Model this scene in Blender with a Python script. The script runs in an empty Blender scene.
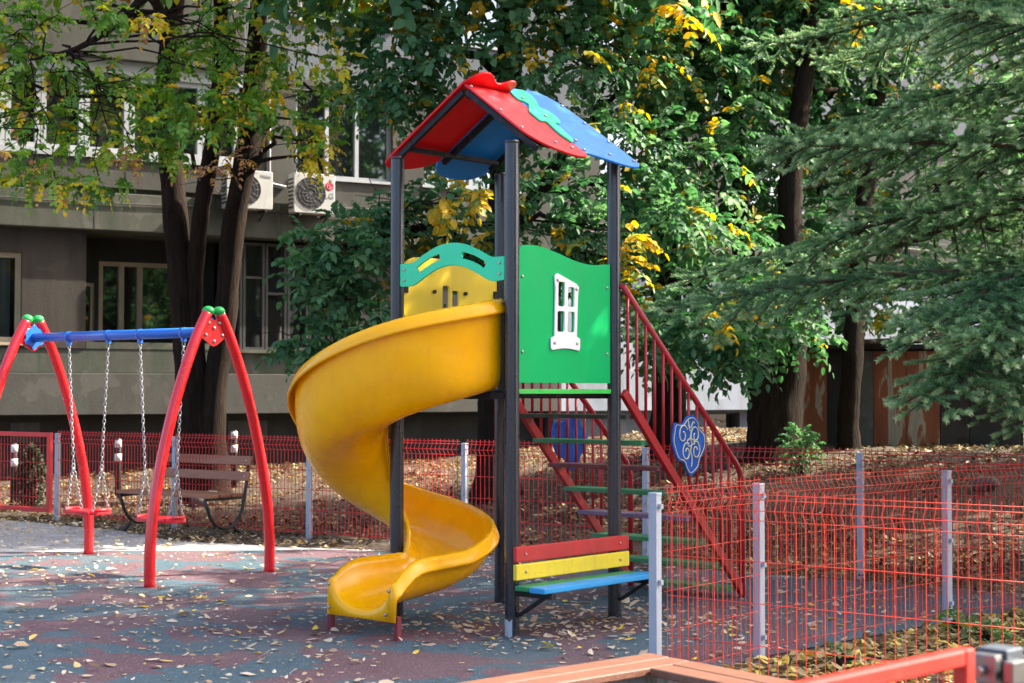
import bpy, bmesh, math, random
import numpy as np
from mathutils import Matrix, Vector
random.seed(7); rng = np.random.default_rng(11)
R = math.radians
scene = bpy.context.scene
COL = scene.collection

# ------------------------------------------------------------------ camera numbers
FPX, CAMZ, HOR = 1560.0, 1.48, 391.0
PITCH = math.atan((HOR - 341.5) / FPX)
cp, sp_ = math.cos(PITCH), math.sin(PITCH)
def ray(px, py):
    c = (px - 512) / FPX; v = (341.5 - py) / FPX
    return Vector((c, cp - v * sp_, sp_ + v * cp))
def P(px, py, Y):
    d = ray(px, py); return Vector((0, 0, CAMZ)) + d * (Y / d.y)
def onplane(px, py, o, n):
    d = ray(px, py); c = Vector((0, 0, CAMZ)); n = Vector(n)
    return c + d * ((Vector(o) - c).dot(n) / d.dot(n))

# ------------------------------------------------------------------ materials
MAT = {}
def new_mat(name):
    m = bpy.data.materials.new(name); m.use_nodes = True
    nt = m.node_tree; b = nt.nodes['Principled BSDF']
    MAT[name] = m
    return m, nt, b
def N(nt, t, **kw):
    n = nt.nodes.new(t)
    for k, v in kw.items():
        if k in n.inputs.keys(): n.inputs[k].default_value = v
        else: setattr(n, k, v)
    return n
def ramp(nt, fac, stops, interp='LINEAR'):
    r = nt.nodes.new('ShaderNodeValToRGB'); r.color_ramp.interpolation = interp
    el = r.color_ramp.elements
    while len(el) < len(stops): el.new(0.5)
    for e, (p, c) in zip(el, stops):
        e.position = p; e.color = (*c, 1) if len(c) == 3 else c
    nt.links.new(fac, r.inputs[0]); return r.outputs[0]
def coords(nt, kind='Object', scale=(1, 1, 1)):
    t = nt.nodes.new('ShaderNodeTexCoord'); mp = nt.nodes.new('ShaderNodeMapping')
    mp.inputs['Scale'].default_value = scale
    nt.links.new(t.outputs[kind], mp.inputs[0]); return mp.outputs[0]
def noise(nt, vec, scale, detail=4, rough=.55, dist=0):
    n = nt.nodes.new('ShaderNodeTexNoise'); n.inputs['Scale'].default_value = scale
    n.inputs['Detail'].default_value = detail; n.inputs['Roughness'].default_value = rough
    n.inputs['Distortion'].default_value = dist
    nt.links.new(vec, n.inputs['Vector']); return n.outputs[0]
def mixc(nt, fac, a, b, mode='MIX'):
    m = nt.nodes.new('ShaderNodeMix'); m.data_type = 'RGBA'; m.blend_type = mode
    for s, v in ((0, fac), (6, a), (7, b)):
        if hasattr(v, 'is_linked') or isinstance(v, bpy.types.NodeSocket): nt.links.new(v, m.inputs[s])
        else: m.inputs[s].default_value = v if s == 0 else ((*v, 1) if len(v) == 3 else v)
    return m.outputs[2]
def bump(nt, b, h, strength=.2, dist=.01):
    n = nt.nodes.new('ShaderNodeBump'); n.inputs['Strength'].default_value = strength
    n.inputs['Distance'].default_value = dist
    nt.links.new(h, n.inputs['Height']); nt.links.new(n.outputs[0], b.inputs['Normal'])

def paint(name, col, rough=.38, var=.12, dirt=.25, bscale=60, bstr=.03, coat=0.0, spec=.5, dirtcol=(.16, .13, .10)):
    m, nt, b = new_mat(name)
    v = coords(nt)
    n1 = noise(nt, v, 3.5, 5, .6)
    lo = tuple(c * (1 - var) for c in col); hi = tuple(min(1, c * (1 + var)) for c in col)
    c = ramp(nt, n1, [(.3, lo), (.7, hi)])
    n2 = noise(nt, v, 17, 7, .7)
    msk = ramp(nt, n2, [(.58, (0, 0, 0)), (.78, (dirt,) * 3)])
    c = mixc(nt, msk, c, dirtcol)
    vs_ = coords(nt, scale=(9, 9, .7)); st = ramp(nt, noise(nt, vs_, 2.4, 6, .65), [(.52, (0, 0, 0)), (.75, (min(.5, dirt * 1.3),) * 3)])
    c = mixc(nt, st, c, dirtcol)
    nt.links.new(c, b.inputs['Base Color'])
    rr = ramp(nt, noise(nt, v, 9, 5), [(.3, (rough * .8,) * 3), (.75, (min(1, rough * 1.35),) * 3)])
    nt.links.new(rr, b.inputs['Roughness'])
    b.inputs['Specular IOR Level'].default_value = spec
    b.inputs['Coat Weight'].default_value = coat; b.inputs['Coat Roughness'].default_value = .2
    bump(nt, b, noise(nt, v, bscale, 3), bstr, .01)
    return m

paint('post_metal', (.008, .013, .021), .28, .15, .08, 200, .004, coat=.35)
paint('frame_metal', (.012, .013, .016), .5, spec=.2)
paint('slide_plastic', (1.0, .44, .0), .25, .10, .14, 9, .05, dirtcol=(.55, .18, .02), spec=.38)
paint('panel_red', (.66, .004, .008), .42, .05, .08, 300, .03, spec=.35)
paint('panel_blue', (.006, .20, .68), .36, .05, .08, 300, .03, spec=.55)
paint('plaque_blue', (.004, .085, .40), .42, .05, .08, 300, .03, spec=.35)
paint('panel_green', (.0, .40, .105), .45, .05, .07, 300, .03, spec=.15)
paint('panel_teal', (.010, .66, .31), .34, .05, .07, 300, .03)
paint('panel_yellow', (.72, .50, .006), .42, .05, .08, 300, .03)
paint('panel_white', (.80, .80, .78), .42, .03, .06, 300, .03)
paint('lime', (.03, .50, .06), .4)
paint('rail_red', (.36, .008, .014), .36, .12, .12)
paint('leg_maroon', (.16, .012, .02), .5)
paint('swing_red', (.66, .010, .014), .24, .06, .08, 200, .01, coat=.4)
paint('bar_blue', (.010, .12, .50), .30, .06, .10, 200, .02, coat=.3)
paint('cap_green', (.01, .36, .06), .35)
paint('seat_red', (.60, .010, .02), .35)
paint('slat_red', (.46, .016, .014), .5, .2, .25, 40, .1)
paint('slat_yellow', (.80, .60, .02), .45, .1, .2, 40, .1)
paint('slat_green', (.01, .24, .07), .5, .2, .3, 40, .1)
paint('slat_blue', (.015, .30, .62), .45, .1, .2, 40, .1)
paint('tread_green', (.03, .22, .08), .6, .2, .4, 60, .2)
paint('tread_purple', (.17, .11, .18), .6, .2, .4, 60, .2)
paint('tread_maroon', (.14, .03, .03), .6, .2, .4, 60, .2)
paint('tread_dark', (.03, .05, .035), .6, .2, .4, 60, .2)
paint('cream_line', (.75, .68, .35), .5)
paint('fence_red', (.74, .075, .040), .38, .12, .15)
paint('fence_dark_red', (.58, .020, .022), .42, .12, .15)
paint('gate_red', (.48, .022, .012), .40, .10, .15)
paint('fence_post', (.32, .355, .41), .42, .08, .22, 80, .03)
paint('gate_post', (.05, .065, .08), .45, .1, .2)
paint('steel', (.22, .22, .22), .4)
paint('chain_steel', (.34, .34, .34), .35)
MAT['chain_steel'].node_tree.nodes['Principled BSDF'].inputs['Metallic'].default_value = .7
MAT['steel'].node_tree.nodes['Principled BSDF'].inputs['Metallic'].default_value = .9
paint('bolt', (.45, .42, .38), .3)
MAT['bolt'].node_tree.nodes['Principled BSDF'].inputs['Metallic'].default_value = .8
paint('black_iron', (.012, .012, .013), .5)
paint('white_plastic', (.40, .40, .385), .45, .05, .3)
paint('white_frame', (.32, .34, .36), .4, .05, .25)
paint('beige_frame', (.36, .30, .20), .5, .1, .3)
paint('dark_frame', (.03, .03, .03), .5)
paint('grille_dark', (.02, .02, .022), .5)
paint('logo_red', (.5, .01, .06), .4)
paint('fan_grey', (.05, .05, .052), .5)
paint('logo_grey', (.2, .2, .22), .4)
paint('curtain', (.60, .58, .53), .9, .15, .1)
paint('white_band', (.7, .7, .68), .5)

def wood(name, c1, c2, sc=(3, 30, 30), rough=.5):
    m, nt, b = new_mat(name)
    v = coords(nt, scale=sc)
    n = noise(nt, v, 1.6, 8, .65, 1.2)
    c = ramp(nt, n, [(.3, c1), (.62, c2), (.8, tuple(x * .6 for x in c1))])
    nt.links.new(c, b.inputs['Base Color']); b.inputs['Roughness'].default_value = rough
    bump(nt, b, n, .35, .004); return m
wood('border_wood', (.105, .038, .020), (.18, .082, .050), rough=.5)
wood('bench_wood', (.19, .070, .030), (.30, .125, .060), rough=.55)

def concrete(name, c1, c2, stain=(.05, .055, .045), amt=.7, sc=1.0):
    m, nt, b = new_mat(name)
    v = coords(nt)
    c = ramp(nt, noise(nt, v, .9 * sc, 9, .68, .6), [(.3, c1), (.7, c2)])
    vs = coords(nt, scale=(.9 * sc, .9 * sc, .16 * sc))
    s = ramp(nt, noise(nt, vs, 3.2, 8, .7, .4), [(.43, (0, 0, 0)), (.64, (min(1, amt * 1.15),) * 3)])
    c = mixc(nt, s, c, stain)
    pt = ramp(nt, noise(nt, v, 1.7 * sc, 2, .5, .3), [(.60, (0, 0, 0)), (.625, (.45,) * 3)])
    c = mixc(nt, pt, c, tuple(min(1, x * 1.35) for x in c2))
    nt.links.new(c, b.inputs['Base Color']); b.inputs['Roughness'].default_value = .9
    bump(nt, b, noise(nt, v, 30 * sc, 6, .7), .4, .01); return m
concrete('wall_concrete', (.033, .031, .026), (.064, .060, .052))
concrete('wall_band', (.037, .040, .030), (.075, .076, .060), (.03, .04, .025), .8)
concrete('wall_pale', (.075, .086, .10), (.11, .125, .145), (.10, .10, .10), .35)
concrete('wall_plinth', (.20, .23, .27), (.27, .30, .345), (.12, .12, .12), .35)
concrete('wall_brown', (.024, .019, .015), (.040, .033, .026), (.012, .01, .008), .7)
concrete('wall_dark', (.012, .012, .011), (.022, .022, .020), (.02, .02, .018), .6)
concrete('border_concrete', (.30, .30, .28), (.44, .43, .40), (.10, .10, .08), .6, 6)
concrete('paving', (.25, .25, .25), (.36, .355, .34), (.25, .24, .22), .5, 2)
concrete('stone_grey', (.07, .075, .07), (.13, .13, .125), (.07, .09, .06), .6, 5)

def glass_mat(name, col, rough=.03):
    m, nt, b = new_mat(name)
    b.inputs['Base Color'].default_value = (*col, 1); b.inputs['Roughness'].default_value = rough
    b.inputs['Specular IOR Level'].default_value = .9; b.inputs['IOR'].default_value = 1.9
    v = coords(nt); bump(nt, b, noise(nt, v, 1.2, 2), .04, .03); return m
glass_mat('window_glass', (.012, .014, .015))
glass_mat('window_mirror', (.02, .022, .024), .02)
MAT['window_mirror'].node_tree.nodes['Principled BSDF'].inputs['IOR'].default_value = 2.6

m, nt, b = new_mat('clear_glass')
tr = N(nt, 'ShaderNodeBsdfTransparent'); tr.inputs[0].default_value = (.62, .66, .66, 1)
gl = N(nt, 'ShaderNodeBsdfGlossy'); gl.inputs['Roughness'].default_value = .03
fz_ = N(nt, 'ShaderNodeFresnel'); fz_.inputs[0].default_value = 1.6
mx = N(nt, 'ShaderNodeMixShader'); nt.links.new(fz_.outputs[0], mx.inputs[0]); nt.links.new(tr.outputs[0], mx.inputs[1]); nt.links.new(gl.outputs[0], mx.inputs[2])
nt.links.new(mx.outputs[0], nt.nodes['Material Output'].inputs[0])
# rubber floor: teal / maroon blotches of crumb rubber
m, nt, b = new_mat('rubber')
v = coords(nt)
n1 = noise(nt, v, 1.6, 2.5, .5, .9)
base = ramp(nt, n1, [(.488, (.041, .085, .107)), (.500, (.110, .058, .069))])
vo = N(nt, 'ShaderNodeTexVoronoi'); vo.inputs['Scale'].default_value = 190; nt.links.new(v, vo.inputs['Vector'])
gr = ramp(nt, vo.outputs['Color'], [(.1, (.55,) * 3), (.9, (1.45,) * 3)])
c = mixc(nt, 1.0, base, gr, 'MULTIPLY')
sx = N(nt, 'ShaderNodeSeparateColor'); nt.links.new(vo.outputs['Color'], sx.inputs[0])
fl = ramp(nt, sx.outputs[1], [(.965, (0, 0, 0)), (.97, (.6,) * 3)])
c = mixc(nt, fl, c, (.42, .42, .42))
dm = ramp(nt, noise(nt, v, .55, 6, .65, .4), [(.45, (0, 0, 0)), (.75, (.38,) * 3)])
c = mixc(nt, dm, c, (.20, .17, .15))
nt.links.new(c, b.inputs['Base Color'])
b.inputs['Roughness'].default_value = .72
bump(nt, b, vo.outputs['Distance'], .5, .004)

# soil under the litter
m, nt, b = new_mat('soil')
v = coords(nt)
c = ramp(nt, noise(nt, v, 2.2, 10, .75), [(.3, (.022, .016, .010)), (.5, (.050, .034, .020)), (.7, (.09, .06, .032))])
c2 = ramp(nt, noise(nt, v, 9, 6, .7), [(.52, (0, 0, 0)), (.7, (.7,) * 3)])
c = mixc(nt, c2, c, (.10, .07, .04))
nt.links.new(c, b.inputs['Base Color']); b.inputs['Roughness'].default_value = .95
bump(nt, b, noise(nt, v, 25, 6, .7), .7, .03)

def leaf_mat(name, stops, transl=.35, rough=.42, tstops=None, spec=.5):
    m, nt, b = new_mat(name)
    a = N(nt, 'ShaderNodeAttribute'); a.attribute_name = 'tint'
    c = ramp(nt, a.outputs['Fac'], stops)
    nt.links.new(c, b.inputs['Base Color']); b.inputs['Roughness'].default_value = rough
    b.inputs['Specular IOR Level'].default_value = spec
    t = N(nt, 'ShaderNodeBsdfTranslucent')
    hs = N(nt, 'ShaderNodeHueSaturation'); hs.inputs['Saturation'].default_value = 1.15; hs.inputs['Value'].default_value = 1.5
    hs.inputs['Hue'].default_value = .485
    nt.links.new(c, hs.inputs['Color']); nt.links.new(hs.outputs[0], t.inputs[0])
    mx = N(nt, 'ShaderNodeMixShader'); mx.inputs[0].default_value = transl
    nt.links.new(b.outputs[0], mx.inputs[1]); nt.links.new(t.outputs[0], mx.inputs[2])
    nt.links.new(mx.outputs[0], nt.nodes['Material Output'].inputs[0]); return m
leaf_mat('leaf_green', [(0, (.030, .096, .036)), (.40, (.066, .175, .070)), (.78, (.13, .265, .10)), (.82, (.28, .30, .03)), (.90, (.50, .34, .02)), (1, (.62, .42, .025))], .42, .6, spec=.35)
leaf_mat('leaf_autumn', [(0, (.050, .150, .024)), (.50, (.15, .33, .045)), (.74, (.36, .48, .045)), (.82, (.60, .52, .03)), (.905, (.80, .58, .03)), (.94, (.42, .22, .08)), (1, (.40, .24, .15))], .42, .42)
leaf_mat('needle', [(0, (.035, .090, .040)), (.30, (.14, .29, .12)), (.65, (.36, .53, .26)), (1, (.58, .72, .42))], .28, .5)
leaf_mat('dark_needle', [(0, (.010, .026, .012)), (1, (.035, .075, .030))], .1, .6)
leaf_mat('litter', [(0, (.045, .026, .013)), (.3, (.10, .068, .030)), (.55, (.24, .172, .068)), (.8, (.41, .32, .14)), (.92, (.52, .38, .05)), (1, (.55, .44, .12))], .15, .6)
leaf_mat('dry_pale', [(0, (.34, .22, .12)), (.4, (.52, .40, .26)), (.75, (.66, .57, .44)), (.9, (.68, .46, .05)), (1, (.74, .54, .06))], .12, .55)
leaf_mat('plant_green', [(0, (.03, .10, .03)), (.5, (.07, .19, .05)), (1, (.16, .30, .09))], .3, .4)

def bark_mat(name, c1, c2):
    m, nt, b = new_mat(name)
    v = coords(nt, scale=(6, 6, 1.0))
    n = noise(nt, v, 2.6, 9, .7, .8)
    c = ramp(nt, n, [(.32, c1), (.6, c2), (.8, tuple(x * 1.5 for x in c2))])
    nt.links.new(c, b.inputs['Base Color']); b.inputs['Roughness'].default_value = .95; b.inputs['Specular IOR Level'].default_value = .12
    bump(nt, b, n, 1.0, .05); return m
bark_mat('bark', (.010, .007, .005), (.030, .020, .014))
bark_mat('bark_spruce', (.05, .035, .025), (.11, .075, .05))

# rusty shed sheet
m, nt, b = new_mat('rust')
v = coords(nt, scale=(2.2, 1, .35))
n = noise(nt, v, 2.3, 5, .6, .8)
c = ramp(nt, n, [(.35, (.15, .042, .015)), (.57, (.24, .072, .022)), (.60, (.34, .30, .21)), (.66, (.27, .23, .16))])
nt.links.new(c, b.inputs['Base Color']); b.inputs['Roughness'].default_value = .8
m, nt, b = new_mat('roof_tile')
v = coords(nt)
w = N(nt, 'ShaderNodeTexWave'); w.inputs['Scale'].default_value = 1.6; nt.links.new(v, w.inputs[0])
c = ramp(nt, w.outputs['Fac'], [(0, (.30, .06, .03)), (1, (.52, .14, .07))])
nt.links.new(c, b.inputs['Base Color'])

# worn paint patch at the foot of the near post
pm = MAT['post_metal'].copy(); MAT['post_worn'] = pm; nt = pm.node_tree; b = nt.nodes['Principled BSDF']
old = b.inputs['Base Color'].links[0].from_socket
v = coords(nt); sx = N(nt, 'ShaderNodeSeparateXYZ'); nt.links.new(v, sx.inputs[0])
ma = N(nt, 'ShaderNodeMath', operation='ADD'); nt.links.new(sx.outputs[2], ma.inputs[0])
mb_ = N(nt, 'ShaderNodeMath', operation='MULTIPLY'); nt.links.new(noise(nt, v, 14, 4), mb_.inputs[0]); mb_.inputs[1].default_value = .22
nt.links.new(mb_.outputs[0], ma.inputs[1])
z1 = ramp(nt, ma.outputs[0], [(.215, (1, 1, 1)), (.225, (0, 0, 0))])
mx_ = N(nt, 'ShaderNodeMath', operation='ADD'); nt.links.new(sx.outputs[0], mx_.inputs[0]); nt.links.new(sx.outputs[1], mx_.inputs[1])
side = ramp(nt, mx_.outputs[0], [(.0, (0, 0, 0)), (.004, (1, 1, 1))])
# (ramp works on 0..1: the patch is on the side where y - x is positive)
sb = N(nt, 'ShaderNodeMath', operation='SUBTRACT'); nt.links.new(sx.outputs[1], sb.inputs[0]); nt.links.new(sx.outputs[0], sb.inputs[1])
side = ramp(nt, sb.outputs[0], [(.0, (0, 0, 0)), (.004, (1, 1, 1))])
c = mixc(nt, mixc(nt, 1.0, z1, side, 'MULTIPLY'), old, (.36, .42, .48))
nt.links.new(c, b.inputs['Base Color'])

# ------------------------------------------------------------------ mesh helpers
class MB:
    def __init__(s): s.v = []; s.f = []; s.sm = []
    def add(s, vs, fs, smooth=False):
        o = len(s.v); s.v += [tuple(x) for x in vs]
        s.f += [tuple(i + o for i in f) for f in fs]; s.sm += [smooth] * len(fs); return s
    def box(s, lo, hi, M=None):
        x0, y0, z0 = lo; x1, y1, z1 = hi
        vs = [Vector(p) for p in ((x0, y0, z0), (x1, y0, z0), (x1, y1, z0), (x0, y1, z0), (x0, y0, z1), (x1, y0, z1), (x1, y1, z1), (x0, y1, z1))]
        if M is not None: vs = [M @ q for q in vs]
        return s.add(vs, [(3, 2, 1, 0), (4, 5, 6, 7), (0, 1, 5, 4), (1, 2, 6, 5), (2, 3, 7, 6), (3, 0, 4, 7)])
    def bar(s, a, b, w, h, up=(0, 0, 1)):
        a = Vector(a); b = Vector(b); t = (b - a).normalized(); u = Vector(up)
        sd = t.cross(u)
        if sd.length < 1e-4: sd = t.cross(Vector((1, 0, 0)))
        sd.normalize(); u = sd.cross(t).normalized()
        vs = [p + sd * (i * w / 2) + u * (j * h / 2) for p in (a, b) for i, j in ((-1, -1), (1, -1), (1, 1), (-1, 1))]
        return s.add(vs, [(3, 2, 1, 0), (4, 5, 6, 7), (0, 1, 5, 4), (1, 2, 6, 5), (2, 3, 7, 6), (3, 0, 4, 7)])
    def tube(s, pts, r, n=10, cap=True, closed=False):
        pts = [Vector(p) for p in pts]; k = len(pts)
        rs = r if hasattr(r, '__len__') else [r] * k
        T = []
        for i in range(k):
            a = pts[i - 1] if (i > 0 or closed) else pts[i]; c = pts[(i + 1) % k] if (i < k - 1 or closed) else pts[i]
            T.append((c - a).normalized())
        ref = Vector((0, 0, 1)) if abs(T[0].z) < .9 else Vector((1, 0, 0))
        u = T[0].cross(ref).normalized(); vs = []
        for i in range(k):
            u = (u - T[i] * u.dot(T[i])).normalized(); w = T[i].cross(u)
            for j in range(n):
                a = 2 * math.pi * j / n
                vs.append(pts[i] + (u * math.cos(a) + w * math.sin(a)) * rs[i])
        fs = []
        for i in range(k if closed else k - 1):
            for j in range(n):
                a, b2 = i * n + j, i * n + (j + 1) % n; i2 = ((i + 1) % k) * n
                fs.append((a, b2, i2 + (j + 1) % n, i2 + j))
        s.add(vs, fs, True)
        if cap and not closed:
            o = len(s.v) - len(vs)
            s.f += [tuple(o + j for j in range(n))[::-1], tuple(o + (k - 1) * n + j for j in range(n))]; s.sm += [False, False]
        return s
    def ball(s, c, r, sc=(1, 1, 1), n=12, m=8):
        c = Vector(c); vs = [c + Vector((0, 0, r * sc[2]))]
        for i in range(1, m):
            for j in range(n):
                t = math.pi * i / m; a = 2 * math.pi * j / n
                vs.append(c + Vector((math.sin(t) * math.cos(a) * r * sc[0], math.sin(t) * math.sin(a) * r * sc[1], math.cos(t) * r * sc[2])))
        vs.append(c - Vector((0, 0, r * sc[2]))); fs = [(0, 1 + j, 1 + (j + 1) % n) for j in range(n)]
        for i in range(m - 2):
            for j in range(n):
                a = 1 + i * n; fs.append((a + j, a + n + j, a + n + (j + 1) % n, a + (j + 1) % n))
        L = len(vs) - 1; a = 1 + (m - 2) * n
        fs += [(a + j, L, a + (j + 1) % n) for j in range(n)]
        return s.add(vs, fs, True)
    def build(s, name, mat, parent=None, bevel=0):
        me = bpy.data.meshes.new(name); me.from_pydata(s.v, [], s.f)
        me.polygons.foreach_set('use_smooth', s.sm); me.update()
        return link(name, me, mat, parent, bevel)
def link(name, me, mat, parent=None, bevel=0):
    o = bpy.data.objects.new(name, me); COL.objects.link(o)
    if mat: me.materials.append(MAT[mat])
    if parent is not None: o.parent = parent
    if bevel:
        bv = o.modifiers.new('bevel', 'BEVEL'); bv.width = bevel; bv.segments = 2; bv.limit_method = 'ANGLE'; bv.angle_limit = R(40)
    return o
def tag(o, label=None, cat=None, group=None, kind=None):
    for k, x in (('label', label), ('category', cat), ('group', group), ('kind', kind)):
        if x: o[k] = x
    return o
def empty(name, loc=(0, 0, 0), rz=0, label=None, cat=None, group=None):
    o = bpy.data.objects.new(name, None); COL.objects.link(o)
    o.empty_display_size = .1
    o.location = loc; o.rotation_euler = (0, 0, rz); return tag(o, label, cat, group)
def copy_tree(o, parent=None):
    c = o.copy(); COL.objects.link(c)
    if parent is not None: c.parent = parent
    for ch in list(o.children): copy_tree(ch, c)
    return c
def smooth_loop(pts, n=6):
    out = []; k = len(pts)
    for i in range(k):
        p0, p1, p2, p3 = (np.array(pts[(i + d) % k], float) for d in (-1, 0, 1, 2))
        for t in np.arange(n) / n:
            out.append(tuple(.5 * ((2 * p1) + (-p0 + p2) * t + (2 * p0 - 5 * p1 + 4 * p2 - p3) * t * t + (-p0 + 3 * p1 - 3 * p2 + p3) * t ** 3)))
    return out
def smooth_open(pts, n=8):
    out = []; k = len(pts)
    for i in range(k - 1):
        p0 = np.array(pts[max(0, i - 1)], float); p1 = np.array(pts[i], float); p2 = np.array(pts[i + 1], float); p3 = np.array(pts[min(k - 1, i + 2)], float)
        for t in np.arange(n) / n:
            out.append(tuple(.5 * ((2 * p1) + (-p0 + p2) * t + (2 * p0 - 5 * p1 + 4 * p2 - p3) * t * t + (-p0 + 3 * p1 - 3 * p2 + p3) * t ** 3)))
    out.append(tuple(pts[-1])); return out
def plate_mesh(name, loops, thick, M=None, bevel=.002):
    cu = bpy.data.curves.new(name, 'CURVE'); cu.dimensions = '2D'; cu.fill_mode = 'BOTH'
    cu.extrude = thick / 2 - bevel; cu.bevel_depth = bevel; cu.bevel_resolution = 1; cu.offset = -bevel
    for lp in loops:
        s = cu.splines.new('POLY'); s.points.add(len(lp) - 1)
        for p, q in zip(s.points, lp): p.co = (q[0], q[1], 0, 1)
        s.use_cyclic_u = True
    ob = bpy.data.objects.new(name, cu); COL.objects.link(ob)
    bpy.context.view_layer.update()
    me = bpy.data.meshes.new_from_object(ob.evaluated_get(bpy.context.evaluated_depsgraph_get()))
    bpy.data.objects.remove(ob); bpy.data.curves.remove(cu)
    me.materials.clear()
    if M is not None: me.transform(M)
    me.name = name; return me
def plate(name, loops, thick, mat, parent, M=None, bevel=.002):
    return link(name, plate_mesh(name, loops, thick, M, bevel), mat, parent)
def basis(o, x, y):
    x = Vector(x).normalized(); y = Vector(y).normalized(); z = x.cross(y).normalized()
    M = Matrix.Identity(4)
    for i in range(3): M[i][0], M[i][1], M[i][2], M[i][3] = x[i], y[i], z[i], o[i]
    return M
def rect(x0, x1, y0, y1): return [(x0, y0), (x1, y0), (x1, y1), (x0, y1)]
def rrect(x0, x1, y0, y1, r, n=4):
    out = []
    for cx, cy, a0 in ((x1 - r, y0 + r, -90), (x1 - r, y1 - r, 0), (x0 + r, y1 - r, 90), (x0 + r, y0 + r, 180)):
        for i in range(n + 1):
            a = R(a0 + 90 * i / n); out.append((cx + r * math.cos(a), cy + r * math.sin(a)))
    return out
def np_mesh(name, verts, faces, mat, parent=None, tint=None, smooth=False):
    me = bpy.data.meshes.new(name)
    nv, (nf, k) = len(verts), faces.shape
    me.vertices.add(nv); me.vertices.foreach_set('co', verts.astype(np.float32).ravel())
    me.loops.add(nf * k); me.loops.foreach_set('vertex_index', faces.astype(np.int32).ravel())
    me.polygons.add(nf); me.polygons.foreach_set('loop_start', np.arange(nf, dtype=np.int32) * k)
    if tint is not None:
        a = me.attributes.new('tint', 'FLOAT', 'POINT'); a.data.foreach_set('value', tint.astype(np.float32))
    me.update(calc_edges=True); me.validate()
    return link(name, me, mat, parent)
def text_mesh(name, s, size, M, mat, parent):
    cu = bpy.data.curves.new(name, 'FONT'); cu.body = s; cu.size = size; cu.extrude = .001; cu.align_x = 'CENTER'; cu.align_y = 'CENTER'
    ob = bpy.data.objects.new(name, cu); COL.objects.link(ob); bpy.context.view_layer.update()
    me = bpy.data.meshes.new_from_object(ob.evaluated_get(bpy.context.evaluated_depsgraph_get()))
    bpy.data.objects.remove(ob); bpy.data.curves.remove(cu); me.materials.clear(); me.transform(M)
    return link(name, me, mat, parent)

# ------------------------------------------------------------------ leaves (numpy)
def unit(a): return a / np.maximum(np.linalg.norm(a, axis=-1, keepdims=True), 1e-9)
def leaves(base, d, nrm, length, width, fold=.25, curl=.15):
    """one leaf per row: six points, two quads folded on the midrib"""
    n = len(base); s = unit(np.cross(d, nrm)); up = unit(np.cross(s, d))
    L = length[:, None]; W = width[:, None] / 2
    f = fold * W
    pts = np.stack([base,
                    base + d * L * .30 + s * W * .95 + up * f,
                    base + d * L * .70 + s * W * .80 + up * (f - curl * L * .5),
                    base + d * L - up * curl * L,
                    base + d * L * .70 - s * W * .80 + up * (f - curl * L * .5),
                    base + d * L * .30 - s * W * .95 + up * f], 1)
    idx = np.arange(n)[:, None] * 6
    q = np.concatenate([idx + np.array([0, 1, 2, 3]), idx + np.array([0, 3, 4, 5])], 0)
    return pts.reshape(-1, 3), q
def sprays(base, d, k, length, leaf_l, leaf_w, tint):
    """compound leaves: k leaflet pairs and a tip along a drooping rachis"""
    n = len(base); s = unit(np.cross(d, np.array([0, 0, 1.0])) + 1e-6); B, D, Nn, Ls, Ws, T = [], [], [], [], [], []
    nr = unit(np.cross(s, d))
    for i in range(k + 1):
        t = (i + .6) / (k + 1)
        pos = base + d * (length * t)[:, None] + np.array([0, 0, -1.0]) * (length * .35 * t * t)[:, None]
        dd = unit(d + np.array([0, 0, -.7]) * t)
        for sg in ((-1, 1) if i < k else (0,)):
            ld = unit(dd * (.55 if sg else 1.0) + s * sg * 1.0 + rng.normal(0, .22, (n, 3)) + np.array([0, 0, -.28]))
            B.append(pos); D.append(ld); Nn.append(unit(nr + rng.normal(0, .35, (n, 3))))
            sc = (1 - .35 * abs(t - .45)) * rng.uniform(.8, 1.2, n)
            Ls.append(leaf_l * sc); Ws.append(leaf_w * sc * rng.uniform(.85, 1.15, n)); T.append(np.clip(tint + rng.normal(0, .05, n), 0, 1))
    return leaves(np.concatenate(B), np.concatenate(D), np.concatenate(Nn), np.concatenate(Ls), np.concatenate(Ws)) + (np.repeat(np.concatenate(T), 6),)
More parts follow.
